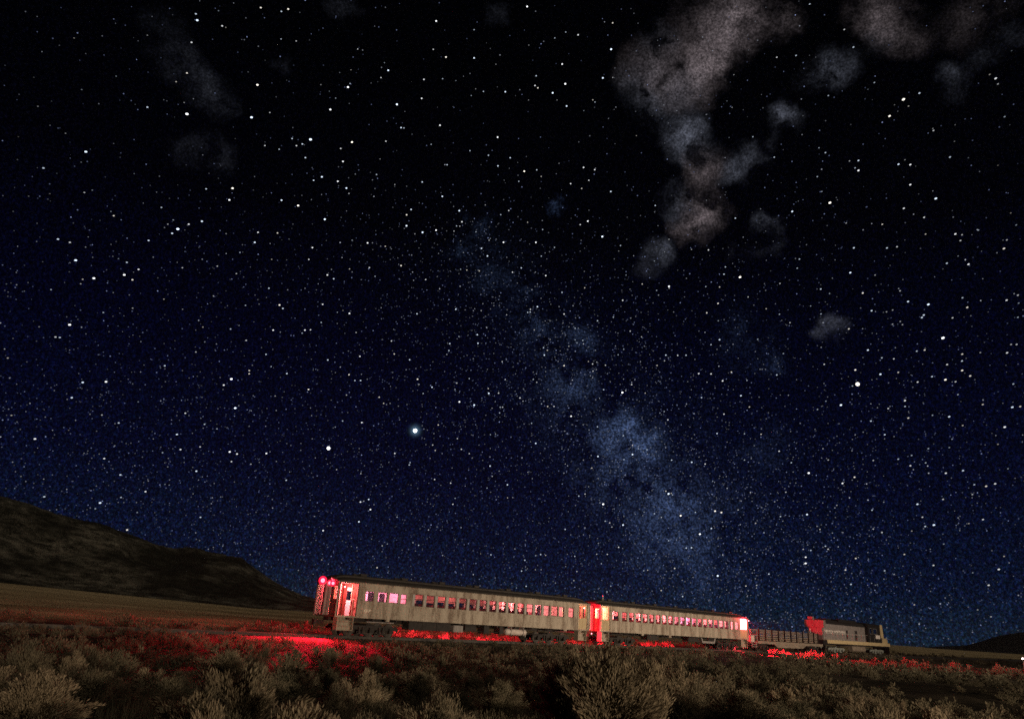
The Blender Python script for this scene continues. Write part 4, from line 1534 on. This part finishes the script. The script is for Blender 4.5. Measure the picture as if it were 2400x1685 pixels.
# ------------------------------------------------------------------ stars: bearings as they stand in the sky, grouped by patch; (x, y, magnitude class)
STARS = {
 (0, 0): "1757 127 15 1769 184 20 1960 99 10 1993 235 15 2025 248 10 1322 318 10 1718 382 15 1677 657 15 1580 735 12 1042 685 10 1322 963 15 1677 1024 25 1652 921 10 2256 1054 22 770 1362 20 733 805 10 340 955 10 588 1197 10 390 1508 15 665 343 10 45 588 8 304 695 8 463 909 8 165 1228 8 1078 1412 8 1204 1558 9 2110 1245 7 510 1556 8 1213 938 8",
 (600, 0): "43 71 16 228 105 14 289 84 17 225 352 12 361 370 12 912 442 12 1616 191 18 1956 269 12 1590 445 13 1704 514 17 1956 522 17 2152 578 10 1186 633 18 1121 698 13 1506 714 15 1674 708 12 1793 725 10 844 751 12 825 783 20 852 628 10 1152 565 10 13 763 20 715 882 11 667 984 19 1264 938 21 1486 884 16 2236 825 17 2040 822 13 1970 799 10 1931 859 11 1301 1146 16 1327 1149 13 1650 1125 17 2167 1232 18 489 1252 26 861 1276 20 416 1293 15 324 1244 14 363 1308 14 208 1340 13 80 1307 13 760 1333 14 443 1415 15 1165 1268 14 1571 1296 12 1919 1353 13 2085 1394 14 2280 1416 15 2170 1489 16 1714 1479 14 780 1449 17 591 1587 18 1081 1566 13 124 1011 12 1400 1205 9 582 761 10 658 820 9 1113 1427 10",
 (1200, 0): "136 61 19 903 208 14 593 315 15 482 290 12 384 343 12 889 444 20 450 577 17 217 682 14 478 754 20 815 701 18 904 697 11 206 769 15 232 790 15 365 835 19 490 953 17 725 898 12 744 917 12 149 899 10 404 899 10 644 994 10 110 1537 19 222 1525 14 642 1503 16 742 1523 15 262 1583 12 1116 1218 10 1990 672 10 1974 965 10 2160 1228 12 1947 1235 9 422 1466 10 151 407 10 1928 907 9",
 (1800, 0): "374 39 13 684 267 13 766 425 14 79 516 13 251 500 13 541 859 12 954 742 12 896 803 9 1358 837 15 1215 893 23 1090 1042 19 1260 953 11 1134 942 9 2042 705 17 1988 670 11 2062 755 12 2185 457 9 2122 1048 12 1484 1172 13 1478 1154 10 1672 1269 9 1632 1410 14 1797 1416 9 811 1441 15 811 1530 17 781 1507 12 731 1445 11 1170 1474 16 1276 1478 16 515 1370 13 457 1327 11 56 1411 13 442 1585 12 1228 1434 10 1678 1121 9 2062 1484 9",
 (0, 420): "2086 82 20 1849 88 14 2057 187 18 1448 254 13 1020 328 14 995 290 10 757 120 12 828 99 10 1595 447 24 1544 486 16 1811 378 17 1693 404 15 1554 366 11 1505 404 11 1333 550 15 520 538 16 627 567 14 679 727 20 1138 746 14 1063 713 10 1243 809 15 1115 858 19 842 888 20 742 898 12 1188 902 15 724 938 11 458 990 12 625 1305 20 927 1195 12 1190 1156 11 1470 1075 11 498 1415 14 537 1419 14 2285 567 17 2152 657 12 1949 780 12 1636 794 12 2120 847 12 2202 1131 12 1915 1047 11 2068 1343 13 2208 1445 13 2028 489 10 1757 1549 12 1820 1326 11 58 940 9 351 1323 10 117 1427 9 70 1603 12 447 131 9 257 153 9 1638 1166 10 672 1133 8 220 772 8",
 (600, 420): "517 11 15 734 20 17 811 81 18 229 189 17 378 237 20 617 360 20 834 129 12 1491 26 15 1245 49 11 1671 155 17 1391 272 16 1351 320 16 1350 418 19 1494 477 19 1615 458 18 1425 491 11 1823 283 18 1847 383 16 1799 420 13 1828 422 12 1776 466 12 18 477 15 193 483 14 1001 572 17 506 614 16 1160 602 13 862 547 11 474 720 14 141 719 11 640 859 16 697 893 15 1301 775 16 1017 793 14 1068 871 12 839 805 12 1522 900 14 1835 808 12 1891 815 13 2003 823 13 2022 621 16 2076 689 17 2220 566 18 2091 548 12 2267 282 14 2195 319 13 116 978 14 211 1128 17 241 1159 15 598 1122 15 838 1203 17 1444 1207 15 1792 1166 16 1647 983 12 154 1353 16 439 1353 16 489 1350 14 414 1380 12 585 1284 13 898 1374 12 1215 1450 14 1240 1567 14 932 1588 15 90 1570 14 1738 1474 15 1730 1536 14 1985 1394 16 1991 1471 16 1820 1410 12 2248 1216 12 2057 232 11 1973 473 12 2020 1178 12 730 1193 11 780 1177 10",
 (1200, 420): "61 20 13 526 41 15 689 11 14 886 111 16 625 84 13 1285 237 14 680 377 18 612 408 14 810 515 21 214 567 18 275 452 13 140 387 12 381 612 13 263 690 13 973 595 13 957 645 10 83 796 15 303 865 16 5 834 15 652 974 13 1168 940 13 1408 961 19 1410 977 12 1297 997 12 993 1086 15 1738 963 12 1862 967 13 1848 1114 15 1747 1199 14 1914 787 13 1901 852 14 2045 878 23 2003 350 14 1762 635 14 1610 630 11 1277 734 11 1408 540 11 228 1143 17 165 1167 14 141 1194 14 163 1191 14 467 1209 15 909 1237 13 767 1269 14 566 1337 13 200 1351 12 635 1445 13 566 1440 12 641 1476 12 583 1466 12 510 1497 12 342 1436 11 283 1510 14 317 1533 13 290 1577 16 1060 1362 13 1162 1413 12 1861 1439 16 1785 1483 13 2118 1056 12 1002 1525 12 749 1534 11 952 1574 12 1380 1577 15 1486 1580 14 1561 1578 14 2204 1435 12 2280 1162 12 1850 1269 11 449 1015 14 1023 860 11",
 (1800, 420): "217 290 17 555 212 22 1276 50 16 1505 174 19 1218 262 15 1400 343 14 1025 405 13 701 394 11 482 111 11 1413 493 12 1680 492 16 1740 499 12 1726 551 13 1886 457 12 770 616 15 1067 617 14 1157 606 13 2116 622 16 2142 545 12 1604 754 14 1798 763 16 282 717 13 262 798 12 738 838 17 960 860 11 107 935 12 473 985 14 552 1025 11 850 1021 15 1184 1001 12 1256 1097 16 1438 1123 19 1744 1063 13 1787 1149 15 2140 1085 15 2241 1040 13 2248 1111 11 929 1179 15 1397 1218 15 1380 1240 15 1655 1243 13 475 1208 12 382 1137 11 103 1211 12 197 1286 12 725 1342 14 1569 1423 24 1186 1275 11 1206 1304 11 1117 1300 11 2241 1238 12 896 1532 16 1405 1531 14 1334 1541 13 1742 1568 14 2144 1556 15 2180 1481 12 2230 1481 13 1904 1554 11 138 1563 12 1021 1601 13 1063 1189 11 1118 1173 11 2226 411 11 2177 304 10 1705 689 10",
 (0, 840): "1478 65 14 742 214 17 951 208 18 644 351 16 2075 184 22 2007 238 16 2236 108 14 2235 137 14 2110 444 21 1662 490 14 1835 589 13 1946 630 12 1587 680 16 1065 577 14 914 506 12 103 509 12 314 720 17 935 896 15 1619 815 15 1795 791 13 1458 843 12 2060 836 18 2126 855 16 2076 923 14 1761 1009 16 1080 1042 15 1305 1192 15 1085 1244 13 898 1293 18 397 1238 15 855 1345 12 1798 1422 14 1140 1535 16 1231 1379 11 1480 1127 10 1518 1133 10 188 1056 10 2250 946 12 1240 388 10 616 642 9 788 828 9",
 (600, 840): "644 13 15 1378 11 15 136 72 12 277 135 15 834 145 15 887 197 14 938 197 15 1449 186 17 1461 232 12 1579 257 16 471 277 16 1105 347 14 1145 402 13 1499 313 13 1785 277 12 1801 220 13 1913 180 13 1824 388 19 1957 417 19 2088 312 18 2083 269 13 2176 310 14 2190 436 13 2212 436 13 2185 487 13 2117 445 11 777 559 13 949 573 16 711 614 11 1635 595 14 1585 775 13 1608 823 13 1806 717 13 1842 813 14 1913 852 13 1245 850 15 1382 932 13 1375 953 14 93 850 17 2099 963 16 2255 1131 16 1602 1083 14 1746 1116 14 2119 1055 12 271 1090 14 940 1031 12 723 995 12 1011 1262 16 937 1285 16 1026 1353 17 1766 1305 14 1786 1252 12 923 1462 17 602 1541 16 1265 1420 12 2256 1248 12 2072 1160 12 172 336 11 812 327 12 2208 28 13 2236 188 13 2103 682 12 2148 675 11",
 (1200, 840): "467 64 16 723 49 14 838 60 13 727 113 13 685 27 12 191 187 13 222 213 13 822 279 14 1073 234 14 72 353 15 265 406 12 320 429 14 377 429 14 990 305 22 1020 288 12 1195 310 12 1301 62 13 1368 21 12 1675 135 15 1785 138 15 1968 122 14 1889 200 16 2053 333 16 1700 350 14 2107 196 12 2129 434 13 1901 498 14 530 517 18 176 580 13 767 611 14 997 691 14 213 760 17 1081 778 13 1211 817 13 1081 860 18 771 877 17 1398 549 14 1365 475 12 1327 488 11 640 910 11 478 945 11 716 981 13 1004 905 13 1432 910 14 1732 945 14 1612 929 16 2085 909 12 1839 671 15 2085 674 12 2234 678 13 143 1018 11 1404 1212 20 1380 1188 13 1428 1208 12 1440 1222 12 599 1232 14 655 1214 13 818 1305 21 1513 1408 19 1821 1367 18 1878 1379 17 1645 1378 13 836 1457 13 876 1472 13 996 1491 18 896 1509 12 477 1530 14 1277 1390 13 1340 1423 12 1788 1522 15 1685 1573 19 2028 1356 12 2185 1475 12 2139 1200 12 1601 1051 11 1800 1098 11 936 1248 11 1185 1375 11 2260 1560 12",
 (1800, 840): "504 52 13 783 102 16 757 246 12 1008 141 17 1168 124 13 1128 3 13 1740 22 14 1606 54 14 1741 107 16 1471 162 14 1813 156 15 1591 190 18 1342 211 14 1682 208 13 2200 228 13 1703 323 12 1228 377 15 1229 429 13 1078 448 13 654 417 19 444 456 12 519 382 11 1625 521 16 1476 508 12 1258 533 14 923 560 14 1926 412 13 2191 436 17 2262 430 14 2123 614 17 1746 600 12 1047 682 14 100 830 14 209 933 13 540 909 12 944 913 12 1168 901 13 1288 868 12 1277 960 14 1438 807 12 1414 934 12 365 1026 19 776 1063 15 668 1118 16 160 1197 12 1595 1027 15 1749 1004 15 1850 1130 13 1956 1144 15 2037 1122 15 1833 1218 12 1340 1305 16 1570 1261 13 933 1358 13 617 1315 11 350 1397 17 112 1415 13 1385 1421 13 1488 1491 18 1410 1504 14 1928 1442 14 944 1527 12 466 1530 12 1022 1558 13 1289 1545 11 1801 1478 11 2062 768 11 2152 987 11 1651 722 11 1626 797 11 79 147 14 493 808 11",
 (600, 1200): "1132 300 12 1178 283 11 1459 295 13 2107 380 14 1086 496 14 590 425 11 2015 371 10",
 (1200, 1200): "115 429 14 86 526 14 210 514 11 257 378 14 302 385 12 213 388 12 563 394 13 956 313 14 760 375 12 855 376 13 802 460 12 582 530 12 555 611 12 127 662 14 886 661 12 852 712 13 1182 523 12 1217 518 12 1459 502 14 1563 320 14 1610 317 15 1405 254 13 1845 569 19 1890 381 12 2091 354 12 1530 754 14 1338 700 13 2098 660 13 2194 654 12 40 677 11",
 (1800, 1200): "515 303 13 539 330 13 316 331 12 384 341 13 338 402 16 337 457 18 356 528 12 787 413 14 1223 377 13 695 516 14 1046 523 13 1131 556 11 744 645 14 1484 475 14 2070 511 16 1836 541 11 1979 653 15 2117 394 12 980 648 10 1312 828 12 838 885 10 1880 873 11 2000 935 12 50 686 11 8 553 14 1456 330 10 1576 284 11",
}
DOME = 12000.0


def star_f(t):
    a = t.n('ShaderNodeAttribute', attribute_name='glow')
    e = t.n('ShaderNodeEmission')
    t.set(e.inputs[0], a.outputs['Color'])
    e.inputs[1].default_value = 1.0
    return e.outputs[0]


M['star'] = mat('starlight', star_f, emission_sampling='NONE')
sd_list, ss_list, sb_list, sc_list, se_list = [], [], [], [], []
g3 = np.random.default_rng(5)
for (ox, oy), txt in STARS.items():
    a = [int(q) for q in txt.split()]
    for i in range(0, len(a), 3):
        px, py, mg = ox + a[i] * 600 / 2296, oy + a[i + 1] * 600 / 2296, a[i + 2] / 10
        size = 1.75 + 1.75 * (mg - .9)
        edge = abs(px - 1200) / 1200
        b_ = np.clip(1.1 * (mg - .62) ** 1.5, .10, 2.0)
        b_ *= 1 - .45 * smooth(.55, 1.05, math.hypot((px - 1200) / 1400, (py - 842) / 1300))
        sd_list.append(heading(px, py)); ss_list.append(size); sb_list.append(b_)
        se_list.append(1.1 + .5 * edge)
        c = g3.uniform(0, 1)
        sc_list.append((1, .93, .82) if c < .15 else ((.72, .84, 1) if c > .5 else (.95, .97, 1)))
# countless faint ones, thicker along the Milky Way and low down
nf = 36000
fx_, fy_ = g3.uniform(-60, 2460, nf), g3.uniform(-60, 1540, nf)
band = np.abs((fx_ - 1080) * .79 - (fy_ - 540) * .62) / 200
wgt = .05 + .75 * np.exp(-band ** 2) * smooth(350, 800, fy_) + .42 * smooth(250, 1300, fy_)
wgt *= 1 - .6 * smooth(1900, 2400, fx_) - .45 * smooth(500, 0, fx_)
ok = g3.uniform(0, 1, nf) < wgt
for px, py in zip(fx_[ok], fy_[ok]):
    q = g3.exponential(.11)
    sd_list.append(heading(px, py)); ss_list.append(g3.uniform(1.5, 2.5)); sb_list.append(min(.05 + q * .8, .6))
    se_list.append(1.15)
    sc_list.append((.45, .55, 1.0) if g3.uniform() < .6 else (.8, .85, 1.0))
sd_, ss_, sb_, sc_, se_ = map(np.array, (sd_list, ss_list, sb_list, sc_list, se_list))


def star_mesh(name, d, size, bright, colr, elong):
    n = len(d)
    up = np.array([0, 0, 1.0])
    rt = np.cross(d, up)
    rt /= np.linalg.norm(rt, axis=1, keepdims=True)
    upv = np.cross(rt, d)
    tilt = math.radians(17)
    A = rt * math.cos(tilt) + upv * math.sin(tilt)
    B = -rt * math.sin(tilt) + upv * math.cos(tilt)
    r = (size / 2 / F_PX * DOME)[:, None]
    C = d * DOME
    e = elong[:, None]
    ring = [C + A * r * e * math.cos(t) + B * r * math.sin(t) for t in np.linspace(0, 2 * math.pi, 7)[:-1]]
    V = np.stack([*ring, C + d * r, C - d * r], 1).reshape(-1, 3)
    k = np.arange(n)[:, None] * 8
    tri = []
    for i in range(6):
        j = (i + 1) % 6
        tri += [(i, j, 6), (j, i, 7)]
    F = (k[:, None, :] + np.array(tri)[None]).reshape(-1, 3)
    o = np_mesh(name, V, F, M['star'])
    at = o.data.attributes.new('glow', 'FLOAT_COLOR', 'POINT')
    col4 = np.ones((n, 8, 4), np.float32)
    col4[:, :, :3] = (colr * bright[:, None])[:, None, :]
    at.data.foreach_set('color', col4.ravel())
    return o


tag(star_mesh('stars', sd_, ss_, sb_, sc_, se_), kind='stuff')
for px, py, size, br, c, lab in ((973, 1009, 10, 3.2, (.95, 1, 1), 'brightest white star, glowing above the middle of the longer coach'),
                                 (770, 1050, 8.6, 2.2, (1, 1, 1), 'second brightest white star, lower left of the brightest one'),
                                 (2010, 900, 8.6, 2.0, (1, .93, .82), 'bright yellowish star high above the locomotive')):
    o = star_mesh('star', np.array([heading(px, py)]), np.array([size]), np.array([br]), np.array([c]), np.array([1.0]))
    tag(o, lab, 'star')

# ------------------------------------------------------------------ thin haze added to stand in for lens bloom round the lamps
hz = MB().box(-2500, 2500, -2500, 2500, -14, 66).build('haze', None)
hz.data.materials.clear()
hm = bpy.data.materials.new('haze_air')
hm.use_nodes = True
ht = NT(hm.node_tree)
pv = ht.n('ShaderNodeVolumePrincipled')
pv.inputs['Color'].default_value = (.95, .95, .97, 1)
pv.inputs['Density'].default_value = HAZE
pv.inputs['Anisotropy'].default_value = .1
ho = ht.n('ShaderNodeOutputMaterial')
ht.set(ho.inputs['Volume'], pv.outputs[0])
hz.data.materials.append(hm)
tag(hz, kind='stuff')
